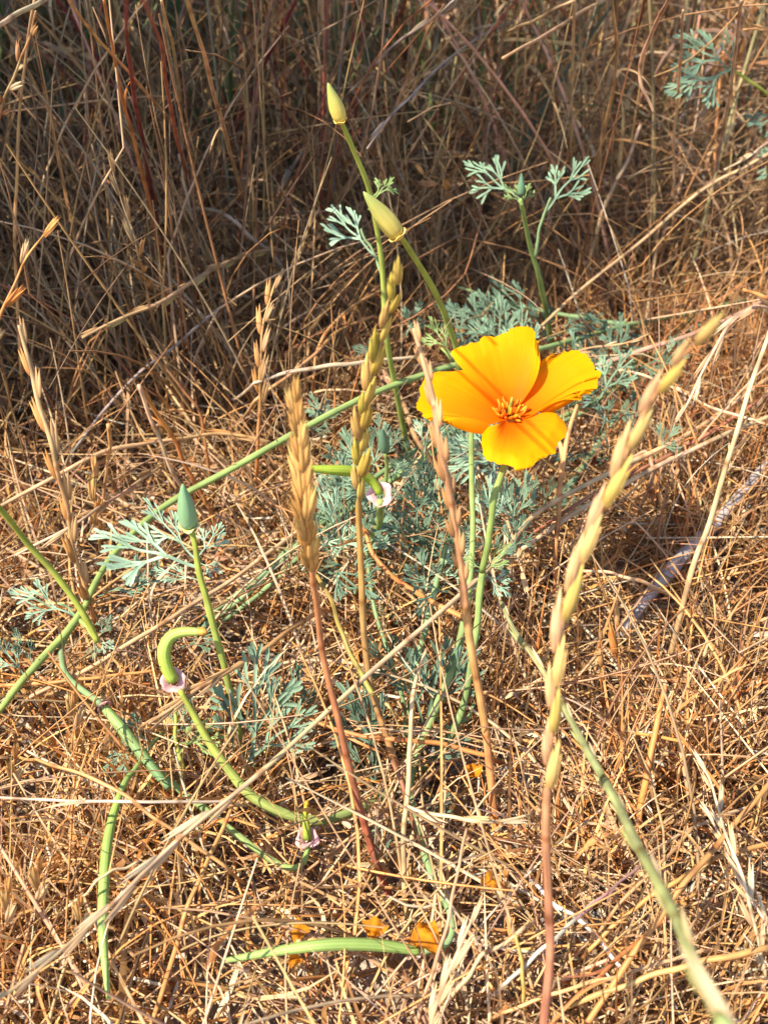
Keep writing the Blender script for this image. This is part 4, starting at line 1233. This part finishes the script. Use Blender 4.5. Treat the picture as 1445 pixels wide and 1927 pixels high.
straw('thick green and cream jointed grass spike bending towards the viewer', [(940, 1130), (965, 1180), (1015, 1255), (1062, 1335), (1110, 1420), (1172, 1535), (1240, 1665), (1300, 1800), (1360, 1930)],
      [0.055, 0.085, 0.13, 0.17, 0.2], [10, 18, 26, 34, 42], (0.36, 0.36, 0.16), (0.34, 0.40, 0.14), tail=[(0.075, 0.045, 0.165), (0.10, 0.035, 0.08), (0.115, 0.03, -0.004)],
      spike=spk(18, 0.66, 105, 26, [(0.74, 0.60, 0.34), (0.45, 0.48, 0.2), (0.78, 0.62, 0.40), (0.62, 0.56, 0.28)], shape='thin', flare=0.03))
straw('long pale pinkish straw crossing over the hanging pod', [(-40, 1905), (60, 1835), (200, 1715), (330, 1590), (480, 1462), (600, 1352), (700, 1262), (800, 1175), (870, 1112), (945, 1040), (1010, 965), (1170, 880), (1300, 815), (1445, 712), (1540, 650)],
      [0.10, 0.075, 0.075, 0.07, 0.05, 0.03], [9, 12, 11, 11, 11, 10], (0.72, 0.50, 0.27), (0.68, 0.42, 0.22), root='end', spike=spk(10, 0.16, 95, 25, [PALE, CREAM], shape='thin', flare=0.14))
straw('reddish straw lying alongside the long pinkish straw', [(1445, 742), (1310, 830), (1200, 885), (1100, 940), (1000, 1005)], [0.04, 0.045, 0.04], [8, 9, 8], (0.5, 0.22, 0.13), RUST, root='both')

# spikes on the shaded side
straw('upright pale gold grass spike with forked open tip beside the shaded stand', [(37, 612), (58, 690), (75, 760), (94, 830), (109, 890), (126, 950), (140, 1030), (165, 1120)], [0.16, 0.12, 0.05], [9, 14, 13, 11], TAN, GOLD, spike=spk(14, 0.72, 62, 27, [TAN, GOLD], shape='thin', flare=0.13))
straw('bright gold grass spike with flaring husks leaning in from the side', [(104, 412), (78, 450), (42, 500), (15, 560), (-15, 640), (-45, 760)], [0.19, 0.16, 0.11], [7, 12, 14], GOLD, GOLD, spike=spk(12, 0.62, 56, 18, [GOLD, CREAM, ORANGE], shape='open', flare=0.25, awn=16))
straw('feathery pale grass spike at the edge of the stand', [(68, 22), (54, 70), (38, 115), (18, 170), (-2, 225), (-30, 330)], [0.24, 0.20, 0.12], [5, 7, 7], TAN, TAN, spike=spk(13, 0.70, 50, 20, [TAN, PINK, PALE], shape='thin', flare=0.28, awn=18))
straw('thin tan stalk standing straight past the feathery spike', [(66, 0), (52, 90), (35, 230), (30, 420), (34, 560), (40, 700)], [0.23, 0.15, 0.06], [6, 7, 7], TAN, GOLD, root='end')
straw('thick pale straw lying across the corner of the stand', [(-40, 66), (40, 25), (120, -22), (200, -70)], [0.24, 0.23, 0.20], [10, 12, 11], (0.55, 0.42, 0.22), root='end')
straw('slender nodding grass spike reaching out of the shade with a tufted tip', [(156, 636), (200, 612), (250, 590), (300, 568), (370, 526), (420, 498), (470, 480), (520, 470), (600, 480)], [0.11, 0.105, 0.09, 0.05], [6, 11, 12, 8], TAN, BROWN, spike=spk(13, 0.62, 48, 16, [TAN, (0.56, 0.44, 0.18)], shape='thin', flare=0.08))
straw('soft tan brome spike hanging among burgundy stems', [(207, 296), (215, 330), (228, 370), (243, 415), (258, 470), (275, 540), (300, 640)], [0.17, 0.13, 0.04], [6, 8, 6], TAN, TAN, spike=spk(9, 0.42, 50, 13, [TAN, (0.5, 0.36, 0.2)], shape='open', flare=0.3))
straw('narrow upright straw with a sparse spike between the shaded stand and the nodding spike', [(522, 522), (508, 560), (496, 620), (490, 700), (487, 790), (484, 880)], [0.12, 0.09, 0.03], [5, 8, 9], GOLD, ORANGE, spike=spk(9, 0.4, 48, 20, [TAN, GOLD], shape='thin', flare=0.2))
straw('dark banded straw slanting behind the topmost bud', [(855, 0), (820, 32), (740, 88), (660, 170), (620, 218), (580, 270), (545, 330), (508, 402)], [0.21, 0.17, 0.10, 0.06], [7, 9, 9, 8], GREYS, BROWN, root='end', spike=spk(14, 0.95, 58, 15, [GREYS, (0.52, 0.40, 0.28), UMBER], shape='thin', flare=0.08))
straw('grey pink brome spike drooping across the stand above the flower', [(690, 280), (715, 245), (742, 212), (775, 180), (835, 118), (900, 70), (980, 35), (1060, 0)], [0.15, 0.16, 0.14, 0.05], [5, 7, 7, 7], GREYS, TAN, root='end', spike=spk(13, 0.62, 62, 15, [GREYS, PINK, TAN], shape='thin', flare=0.2))
straw('thin tan stalk crossing the dark banded straw', [(828, 20), (800, 70), (775, 130), (745, 200), (740, 300), (747, 400)], [0.2, 0.14, 0.06], [6, 7, 6], TAN, GREYS, root='end', spike=spk(8, 0.9, 54, 12, [PINK, GREYS], shape='thin', flare=0.12, s0=0.35))
straw('small bristly brown husk head on a thread thin stalk', [(782, 310), (800, 332), (830, 352), (880, 390), (930, 440)], [0.13, 0.11, 0.05], [5, 4, 4], BROWN, BROWN, root='end', spike=spk(4, 0.16, 34, 15, [(0.5, 0.28, 0.1), BROWN], shape='open', flare=0.4, awn=22))
straw('drooping pale spike arching down from a straw by the flower', [(1272, 795), (1292, 762), (1315, 715), (1335, 670), (1362, 622), (1400, 588), (1430, 575), (1470, 600), (1510, 700)], [0.08, 0.10, 0.11, 0.05], [5, 9, 8, 8], CREAM, TAN, root='end', spike=spk(11, 0.55, 58, 16, [CREAM, PALE, PINK], shape='thin', flare=0.16, awn=14))
straw('sharply bent straw hooked over at its top near the drooping spike', [(1397, 545), (1420, 552), (1450, 566), (1500, 600)], [0.12, 0.115, 0.08], [8, 8, 8], ORANGE, root='end')
straw('long tan straw slanting down out of the stand towards the flower', [(1445, 290), (1395, 318), (1340, 345), (1265, 400), (1200, 460), (1130, 515), (1060, 575), (1000, 630)], [0.12, 0.085, 0.05], [8, 7, 7], (0.55, 0.36, 0.18), TAN, root='both')
straw('pale tufted spike resting on the slanting tan straw', [(1362, 320), (1390, 305), (1420, 285), (1460, 262), (1520, 250)], [0.115, 0.12, 0.08], [6, 7, 7], CREAM, TAN, root='end', spike=spk(8, 0.75, 46, 15, [CREAM, PALE], shape='thin', flare=0.15))
straw('thick golden oat husk at the end of a straw above the feathery leaf', [(1398, 56), (1440, 58), (1500, 80), (1560, 140)], [0.19, 0.18, 0.1], [8, 9, 9], GOLD, GOLD, root='end', spike=spk(4, 0.35, 50, 16, [(0.62, 0.34, 0.12), GOLD], shape='open', flare=0.3, awn=24))
straw('curling pink straw hanging with a free hooked tip', [(1230, 214), (1222, 190), (1207, 160), (1204, 130), (1210, 95), (1228, 55), (1258, 0), (1290, -60)], [0.17, 0.19, 0.22, 0.26], [6, 9, 9, 7], PINK, (0.5, 0.26, 0.16), tail=[(0.36, 0.75, 0.24), (0.40, 0.80, 0.10), (0.41, 0.82, -0.004)])
straw('pinkish straw lying level behind the flower', [(1445, 560), (1390, 590), (1300, 630), (1200, 662), (1115, 690), (1060, 712)], [0.05, 0.055, 0.04], [9, 11, 10], (0.55, 0.30, 0.22), PINK, root='both')
straw('slender straw with little pale seeds just behind a petal', [(1222, 628), (1190, 640), (1150, 650), (1100, 658), (1040, 672)], [0.075, 0.07, 0.05], [4, 5, 5], TAN, root='end', spike=spk(9, 0.8, 30, 9, [CREAM, PALE, TAN], shape='thin', flare=0.25))
straw('tall straight pale straw standing beside the grey stick', [(1452, 610), (1380, 830), (1331, 985), (1305, 1064), (1252, 1270)], [0.14, 0.10, 0.07, 0.055, 0.012], [9, 11, 12, 13], CREAM, TAN, root='end')
straw('orange split straw standing below the tall pale straw', [(1252, 1290), (1243, 1330), (1225, 1400), (1212, 1480), (1202, 1560), (1192, 1640)], [0.045, 0.03, 0.008], [11, 15, 13], ORANGE, ORANGE, root='end')
straw('orange leafy straw standing just under the right petal', [(1086, 762), (1074, 800), (1062, 855), (1052, 930), (1047, 1000), (1045, 1080), (1052, 1160)], [0.085, 0.06, 0.02], [8, 13, 10, 9], (0.66, 0.36, 0.14), ORANGE, root='end')
straw('buff straw running under the petals to the stony edge', [(1445, 785), (1340, 828), (1230, 880), (1140, 930), (1040, 995), (960, 1050), (880, 1120)], [0.045, 0.05, 0.03], [10, 11, 11], TAN, CREAM, root='both')
straw('thin pale straw crossing behind the tall golden spike', [(1445, 800), (1350, 770), (1280, 735), (1200, 705), (1130, 690)], [0.06, 0.06, 0.04], [6, 6, 6], CREAM, root='both')
straw('thin arching straw curving over the grey stick', [(1090, 1075), (1150, 1078), (1210, 1095), (1260, 1122), (1310, 1145)], [0.045, 0.05, 0.02], [7, 8, 7], PINK, TAN, root='both')
straw('straw hooked in a loop behind the golden spike', [(1190, 985), (1222, 912), (1228, 880), (1215, 850), (1180, 870), (1150, 920)], [0.02, 0.05, 0.03], [7, 8, 7], PINK, (0.5, 0.28, 0.18), root='both')
straw('drooping bristly spike hanging beside the flower stem', [(994, 1112), (984, 1075), (972, 1035), (955, 985), (940, 945), (915, 900), (890, 870)], [0.05, 0.065, 0.05], [6, 9, 8], TAN, GREYS, root='end', spike=spk(10, 0.6, 50, 18, [CREAM, TAN, PALE], shape='thin', flare=0.2, awn=16))

# straws of the shaded left hand edge, bent pairs and arcs
straw('arched golden straw carrying a broken spike over dark stems', [(-20, 965), (60, 918), (120, 888), (200, 850), (270, 838), (340, 825), (400, 815), (470, 822), (520, 835)], [0.07, 0.075, 0.065, 0.04], [8, 10, 10, 8], CREAM, GOLD, root='both', spike=spk(8, 0.98, 55, 14, [GOLD, TAN], shape='thin', flare=0.1, s0=0.55))
straw('folded straw bent double at its top with its near leg', [(262, 725), (280, 775), (305, 840), (330, 900), (370, 950), (410, 1010)], [0.11, 0.07, 0.02], [9, 8, 7], CREAM, PINK, root='end')
straw('folded straw bent double at its top with its far leg', [(262, 727), (290, 770), (330, 830), (352, 880), (395, 960), (420, 1040)], [0.108, 0.06, 0.015], [9, 10, 9], ORANGE, ORANGE, root='end')
straw('short snapped straw with a blunt pale end', [(204, 800), (208, 840), (202, 880), (196, 920), (190, 985)], [0.09, 0.06, 0.02], [10, 7, 7], GOLD, TAN, root='end')
straw('plump golden oat husks on a short stalk in the shade', [(176, 876), (180, 905), (180, 945), (185, 990), (190, 1050)], [0.075, 0.06, 0.015], [6, 5, 5], GOLD, GOLD, root='end', spike=spk(5, 0.5, 44, 17, [GOLD, (0.7, 0.42, 0.15)], shape='open', flare=0.25, awn=12))
straw('rust brown straw slanting through the shade to a golden bend', [(278, 655), (310, 690), (345, 735), (372, 770), (385, 805), (390, 860), (400, 930)], [0.09, 0.06, 0.02], [5, 7, 7], BROWN, ORANGE, root='end')
straw('grey straw slanting up across the dark stand', [(455, 555), (400, 590), (330, 650), (260, 705), (190, 780), (130, 860)], [0.08, 0.06, 0.03], [7, 6, 6], GREYS, root='both')
straw('white ribbed straw lying over the green trailing stem', [(480, 720), (540, 702), (600, 690), (660, 684), (720, 678), (780, 672)], [0.085, 0.09, 0.08], [7, 10, 7], PALE, CREAM, root='both')
straw('orange jointed straw forking above the trailing stem', [(480, 755), (530, 715), (600, 660), (640, 622), (700, 595)], [0.07, 0.08, 0.06], [8, 8, 6], TAN, ORANGE, root='both')
straw('thin curved orange straw arching under the nodding spike', [(590, 710), (598, 660), (620, 615), (660, 580), (720, 545)], [0.07, 0.08, 0.05], [6, 7, 6], ORANGE, TAN, root='both')
straw('stiff dull pink straw leaning beside the trailing stem', [(722, 700), (760, 760), (785, 830), (805, 860), (835, 930), (850, 985)], [0.06, 0.05, 0.02], [12, 11, 10], PINK, BROWN, root='both')
straw('thin brown spike bending to the ground near the feathery leaf', [(30, 1045), (80, 1018), (130, 995), (180, 960), (240, 920), (300, 880)], [0.06, 0.065, 0.03], [7, 9, 7], CREAM, TAN, root='end', spike=spk(8, 0.6, 50, 15, [TAN, CREAM], shape='thin', flare=0.2, awn=14))
straw('long straw passing under the bent pod towards the flower plant', [(60, 1310), (180, 1250), (280, 1190), (360, 1140), (450, 1080), (560, 1000)], [0.03, 0.04, 0.03], [9, 10, 9], TAN, CREAM, root='both')
straw('frayed golden straw end resting by the pink collar', [(280, 1362), (320, 1335), (370, 1300), (420, 1268), (480, 1232), (540, 1190), (600, 1150)], [0.06, 0.055, 0.04], [9, 12, 11], (0.6, 0.36, 0.16), ORANGE, root='end', spike=spk(7, 0.2, 60, 15, [TAN, (0.5, 0.34, 0.2)], shape='thin', flare=0.2))
straw('pale thread straw hanging straight behind the green bud', [(277, 1000), (278, 1060), (284, 1130), (288, 1200), (290, 1240)], [0.05, 0.03, 0.01], [4, 5, 5], PALE, CREAM, root='both')
straw('orange straw lying level under the trailing stem', [(0, 1290), (80, 1285), (160, 1278), (240, 1268), (290, 1262)], [0.03, 0.035, 0.03], [9, 8, 6], ORANGE, GOLD, root='both')
straw('level cream straw crossing above the hanging pod', [(-20, 1500), (220, 1509), (430, 1508)], [0.055, 0.058, 0.045], [5, 7, 7], CREAM, PALE, root='both')
straw('jointed golden straw slanting across the top of the hanging pod', [(70, 1428), (225, 1492), (425, 1632)], [0.05, 0.058, 0.04], [7, 8, 8], GOLD, GOLD, root='both')
straw('tall orange straw slanting down past the arching stem', [(440, 1510), (395, 1610), (345, 1740), (285, 1927)], [0.04, 0.035, 0.02], [8, 11, 11], ORANGE, GOLD, root='both')
straw('stiff paired straw leaning beside the orange slanting straw', [(340, 1535), (310, 1600), (275, 1670), (240, 1750), (205, 1830)], [0.03, 0.03, 0.015], [8, 10, 9], GOLD, TAN, root='both')
straw('pale straw with a small seed end above the hanging pod', [(262, 1620), (235, 1632), (205, 1645), (170, 1672), (120, 1712)], [0.04, 0.045, 0.03], [6, 6, 5], CREAM, TAN, root='end')
for (x, y, k) in [(14, 1690, 0), (72, 1650, 1), (150, 1715, 2), (140, 1330, 3), (26, 1440, 4)]:
    straw(['golden oat husk head upright in the sunlit tuft', 'second golden oat husk head of the sunlit tuft', 'narrow pale husk head under the long pinkish straw', 'single brown husk head beside the trailing stem', 'bristly gold husk head beside the jointed straw'][k],
          [(x, y - 28), (x + 1, y + 10), (x - 3, y + 60), (x - 12, y + 130)], [0.055, 0.03, 0.004], [6, 5, 6], GOLD, TAN, root='end', spike=spk(3, 0.35, 58, 17, [GOLD, (0.7, 0.44, 0.18), CREAM], shape='open', flare=0.2, awn=18))

# foreground centre and right
straw('pale jointed straw standing upright beside the burgundy stem', [(802, 1222), (786, 1270), (776, 1330), (771, 1400), (768, 1460), (760, 1540), (761, 1620), (762, 1680), (768, 1735)], [0.06, 0.04, 0.012], [7, 11, 12, 11], CREAM, (0.66, 0.46, 0.2), root='end')
straw('flat cream grass spike lying level against the jointed straw', [(992, 1534), (960, 1541), (900, 1546), (840, 1537), (790, 1526), (770, 1518)], [0.035, 0.04, 0.035], [7, 12, 9], CREAM, CREAM, root='both', spike=spk(10, 0.9, 52, 20, [CREAM, PALE, (0.7, 0.54, 0.28)], shape='thin', flare=0.2))
straw('burgundy grass leaf curling off the burgundy stem', [(672, 1500), (700, 1512), (730, 1530), (752, 1535), (756, 1545)], [0.035, 0.03, 0.02], [7, 13, 6], (0.5, 0.2, 0.1), ORANGE, root='end', flat=0.3)
straw('red brown straw rooted beside the jointed straw', [(738, 1430), (758, 1480), (775, 1540), (800, 1620), (830, 1690)], [0.03, 0.025, 0.01], [11, 11, 10], RUST, BROWN, root='both')
straw('pale green cream spike standing near the long lying pod', [(896, 1705), (880, 1745), (862, 1790), (842, 1840), (820, 1890), (800, 1960)], [0.07, 0.06, 0.03], [7, 12, 13], CREAM, TAN, root='end', spike=spk(7, 0.5, 66, 21, [CREAM, PALE], shape='thin', flare=0.12))
straw('cream forked straw branching near the end of the lying pod', [(985, 1745), (950, 1775), (905, 1800), (880, 1840), (845, 1880), (820, 1930)], [0.045, 0.04, 0.02], [9, 10, 9], CREAM, (0.72, 0.52, 0.25), root='both')
straw('tan straw standing in front of the curved pod stem', [(878, 1560), (862, 1640), (845, 1710), (826, 1790), (805, 1860), (780, 1940)], [0.06, 0.05, 0.02], [6, 8, 9], TAN, PINK, root='end')
straw('long stiff gold straw slanting behind the green jointed spike', [(1445, 1475), (1330, 1615), (1205, 1772), (1100, 1935)], [0.05, 0.05, 0.03], [11, 13, 13], (0.62, 0.36, 0.14), ORANGE, root='both')
straw('orange straw running level to the long stiff gold straw', [(1445, 1588), (1325, 1625), (1200, 1705), (1110, 1785)], [0.045, 0.045, 0.03], [10, 10, 9], ORANGE, GOLD, root='both')
straw('bright gold straw low along the stony patch', [(1445, 1783), (1330, 1808), (1200, 1845), (1075, 1890)], [0.045, 0.045, 0.03], [14, 13, 12], GOLD, (0.7, 0.45, 0.15), root='both')
straw('straight gold straw crossing the red stem low down', [(945, 1905), (1100, 1853), (1320, 1790)], [0.03, 0.035, 0.03], [8, 9, 8], GOLD, CREAM, root='both')
straw('reddish thin straw leaning across the stony patch', [(1255, 1725), (1180, 1790), (1110, 1850), (1060, 1900), (1030, 1940)], [0.03, 0.035, 0.03], [9, 9, 8], RUST, ORANGE, root='both')
straw('grey white straw crossing the red stem', [(945, 1855), (985, 1820), (1040, 1770), (1090, 1720), (1130, 1690)], [0.035, 0.045, 0.035], [9, 9, 8], (0.55, 0.45, 0.40), PALE, root='both')
straw('thin mauve straw running up from the grey white straw', [(1040, 1772), (1100, 1715), (1160, 1665), (1230, 1610)], [0.04, 0.04, 0.03], [7, 7, 6], (0.42, 0.24, 0.22), root='both')
straw('broad orange grass leaf curled beside the stony patch', [(1090, 1608), (1105, 1590), (1130, 1572), (1160, 1575), (1180, 1560)], [0.03, 0.04, 0.03], [7, 17, 6], ORANGE, (0.6, 0.34, 0.14), root='both', flat=0.25)
straw('buff flat dead leaf lying behind the green jointed spike', [(1268, 1560), (1290, 1572), (1312, 1590), (1322, 1612)], [0.035, 0.035, 0.03], [8, 17, 8], GOLD, TAN, root='both', flat=0.25)
straw('pale bristly spike hanging over the sunlit clump', [(1310, 1430), (1335, 1465), (1350, 1510), (1362, 1560), (1385, 1625), (1405, 1690), (1425, 1760), (1440, 1830)], [0.06, 0.055, 0.05, 0.03], [6, 9, 9], PALE, CREAM, root='end', spike=spk(15, 0.92, 62, 20, [PALE, CREAM, (0.66, 0.52, 0.36)], shape='thin', flare=0.25, awn=14))
straw('second pale bristly spike beside the first over the sunlit clump', [(1316, 1515), (1340, 1545), (1362, 1590), (1392, 1660), (1420, 1700), (1455, 1770)], [0.05, 0.05, 0.04], [6, 8, 8], CREAM, PALE, root='end', spike=spk(11, 0.9, 58, 18, [PALE, CREAM], shape='thin', flare=0.25, awn=12))
straw('golden straw fork joining low beside the green jointed spike', [(1300, 1560), (1180, 1690), (1050, 1830)], [0.035, 0.035, 0.02], [7, 8, 8], GOLD, TAN, root='both')
straw('orange bare straw standing in the brown clump', [(1362, 1500), (1330, 1450), (1290, 1400), (1200, 1380)], [0.03, 0.04, 0.03], [7, 8, 7], ORANGE, root='both')
straw('upright yellow straw tuft stalk at the foot of the red stem', [(968, 1760), (985, 1830), (985, 1890), (978, 1960)], [0.05, 0.035, 0.015], [7, 9, 11], (0.68, 0.46, 0.14), GOLD, root='end')
straw('spindle shaped orange husk on a thin stalk before the grey stick', [(1158, 1130), (1157, 1165), (1160, 1215), (1165, 1260), (1170, 1330)], [0.06, 0.04, 0.01], [5, 5, 5], ORANGE, ORANGE, root='end', spike=spk(2, 0.3, 62, 18, [(0.62, 0.33, 0.12), ORANGE], shape='tight', flare=0.05))
straw('smaller orange husk beside the spindle shaped husk', [(1128, 1180), (1130, 1210), (1132, 1260), (1135, 1340)], [0.05, 0.03, 0.008], [5, 5, 5], ORANGE, ORANGE, root='end', spike=spk(2, 0.3, 40, 16, [(0.6, 0.34, 0.14)], shape='tight', flare=0.05))
straw('tiny round golden husk on a hair thin stalk near the red stem', [(950, 1632), (951, 1655), (950, 1690), (952, 1730)], [0.045, 0.03, 0.006], [4, 3, 3], GOLD, GOLD, root='end', spike=spk(2, 0.25, 28, 15, [GOLD], shape='open', flare=0.15))

# standing stems among the shade that show clearly
straw('burgundy stem standing tall behind the soft brome spike', [(238, -20), (242, 60), (250, 160), (262, 230), (275, 310), (290, 380), (305, 460), (318, 560)], [0.30, 0.2, 0.1, 0.02], [8, 10, 11], BURG, RED, root='end')
straw('thin crimson stem bending beside the burgundy stem', [(262, -20), (295, 60), (312, 150), (328, 230), (345, 300), (362, 400)], [0.30, 0.2, 0.08], [7, 8, 8], RED, RUST, root='end')
straw('golden straw slanting in front of the burgundy stem', [(125, -10), (170, 55), (240, 135), (285, 185), (320, 225), (370, 300)], [0.26, 0.2, 0.1], [6, 7, 6], GOLD, TAN, root='end')
straw('orange straight straw leaning over the burgundy stem', [(196, 0), (215, 100), (237, 205), (255, 280), (280, 380), (300, 470), (315, 560)], [0.24, 0.16, 0.06], [6, 8, 8], ORANGE, RUST, root='end')
straw('paired tan stem rising steeply in the stand', [(350, -10), (378, 80), (400, 170), (430, 270), (455, 360), (480, 450)], [0.27, 0.18, 0.06], [8, 9, 8], TAN, BROWN, root='end')
straw('knotted tan stem beside the paired stem', [(305, 0), (325, 90), (340, 200), (345, 300), (342, 400)], [0.24, 0.14, 0.06], [6, 7, 6], TAN, TAN, root='end')
straw('arched straw looping over the foot of the stand', [(300, 415), (340, 398), (390, 395), (430, 408), (470, 445), (510, 475), (540, 520)], [0.08, 0.1, 0.06], [6, 9, 9], TAN, GREYS, root='both')
straw('white weathered straw upright in the shade', [(338, 290), (345, 330), (355, 380), (365, 430), (375, 480)], [0.13, 0.1, 0.05], [7, 7, 7], PALE, GREYS, root='end')
straw('orange straw slanting across above the feathery leaf', [(945, 110), (1010, 75), (1090, 25), (1160, -10)], [0.2, 0.2, 0.16], [7, 8, 8], (0.5, 0.3, 0.14), TAN, root='end')
straw('long tan straw slanting across the stand towards the topmost bud', [(955, 60), (1020, 30), (1080, 0)], [0.17, 0.19, 0.2], [7, 7, 7], TAN, TAN, root='end')
straw('straight tan stem standing in the sunlit stand', [(1150, -10), (1160, 80), (1148, 190), (1130, 280), (1118, 330)], [0.22, 0.15, 0.08], [6, 7, 8], TAN, GOLD, root='end')
straw('pink tan stem standing behind the hooked pink straw', [(1285, 20), (1278, 120), (1270, 240), (1268, 330), (1266, 420)], [0.2, 0.13, 0.05], [6, 7, 7], PINK, TAN, root='end')
straw('second pink tan stem beside the fanned leaf', [(1395, 0), (1382, 90), (1370, 200), (1350, 300), (1340, 380)], [0.22, 0.15, 0.06], [8, 8, 7], PINK, GREYS, root='end')
straw('grey leaning straw rooted by the sunlit clump', [(1205, 235), (1180, 300), (1150, 360), (1125, 430), (1105, 500)], [0.11, 0.08, 0.03], [7, 9, 8], GREYS, TAN, root='both')


# sticks, fallen petals, stones -------------------------------------------------
def stick(label, pts, z, w, c, name='twig', rings=False, cat='twig'):
    P, R = trace(pts, z, w, step=9, root='both', wob=0.0006)
    R = R * (1 + 0.08 * np.sin(np.linspace(0, 31, len(R))) + 0.05 * rng.normal(size=len(R)))
    g = tube(P, R, 9, c0=c, c1=np.asarray(c) * 1.1, seed=random.uniform(0, 9))
    single(name, g, M_TWIG, label, cat, P[np.argmin(P[:, 2])])


stick('weathered grey stick slanting through the brown clump', [(1450, 868), (1390, 935), (1330, 1000), (1290, 1040), (1240, 1098), (1205, 1140), (1172, 1186)], [0.03, 0.03, 0.02], [20, 24, 26, 22], (0.40, 0.35, 0.33))
stick('thin whitish twig lying in the stony patch', [(1012, 1668), (1040, 1700), (1080, 1722), (1115, 1755), (1145, 1795), (1178, 1832)], [0.03, 0.03, 0.03], [7, 9, 8], (0.6, 0.54, 0.50))
stick('dark short twig lying behind the pale jointed straw', [(735, 1640), (755, 1665), (770, 1700)], [0.012, 0.012, 0.01], [10, 12, 9], (0.08, 0.05, 0.05))


def fallen(label, px, py, z, size, seed):
    c = at(px, py, z)
    r = random.Random(seed)
    k = 9
    s = metres(size, c)
    V, C, U, F = [], [], [], []
    rot = r.uniform(0, 6.28)
    for i in range(k):
        for j in range(k):
            u, v = i / (k - 1) - 0.5, j / (k - 1) - 0.5
            rr = 1 - 0.5 * (abs(u) * 2) ** 3
            x, y = u * (0.5 + 0.8 * (v + 0.5)), v * rr
            zz = 0.22 * math.sin(u * 9 + seed) * (v + 0.6) + 0.25 * u * u * 2 + 0.12 * math.sin(v * 8 + seed * 2) + 0.08 * math.sin((u + v) * 21)
            p = np.array([x * math.cos(rot) - y * math.sin(rot), x * math.sin(rot) + y * math.cos(rot), zz * 1.1]) * s
            V.append(c + p)
            d = 0.55 + 0.45 * (0.5 + 0.5 * math.sin(u * 14 + seed))
            C.append((0.80 * d, 0.30 * d, 0.015)); U.append((u * 0.02, v * 0.02, seed))
    for i in range(k - 1):
        for j in range(k - 1):
            F.append((i * k + j, i * k + j + 1, (i + 1) * k + j + 1, (i + 1) * k + j))
    single('fallen_petal', (np.array(V), F, np.array(C), np.array(U)), M_PETAL, label, 'petal', c)


fallen('crumpled orange petal lying at the stem end of the long pod', 805, 1768, 0.036, 62, 1)
fallen('folded orange petal lying behind the middle of the long pod', 704, 1752, 0.036, 42, 2)
fallen('small withered orange petal behind the thin end of the long pod', 566, 1752, 0.036, 34, 3)
fallen('scrap of withered petal in front of the thin end of the long pod', 556, 1806, 0.036, 26, 4)
fallen('dark amber withered petal hanging by the foot of the bare rachis', 886, 1452, 0.03, 34, 5)
fallen('withered petal scrap tucked at the foot of the red stem', 918, 1660, 0.036, 30, 6)


def stone(label, px, py, r, seed):
    c = at(px, py, 0)
    me = rock_mesh('stone', r, seed, M_STONE)
    me.polygons.foreach_set('use_smooth', np.ones(len(me.polygons), dtype=bool))
    o = bpy.data.objects.new('stone', me)
    o.location = (c[0], c[1], r[2] * 0.35)
    COL.objects.link(o)
    setp(o, label, 'stone')


stone('pale grey rough stone beside the grey stick at the edge of the clump', 1432, 985, (0.022, 0.018, 0.014), 1)
stone('brown grey stone half buried under the mauve straw', 1075, 1760, (0.012, 0.010, 0.008), 2)
stone('tan flat stone under the orange level straw', 850, 1430, (0.012, 0.009, 0.006), 3)
stone('small dark stone beside the grey white straw', 990, 1470, (0.011, 0.009, 0.006), 4)
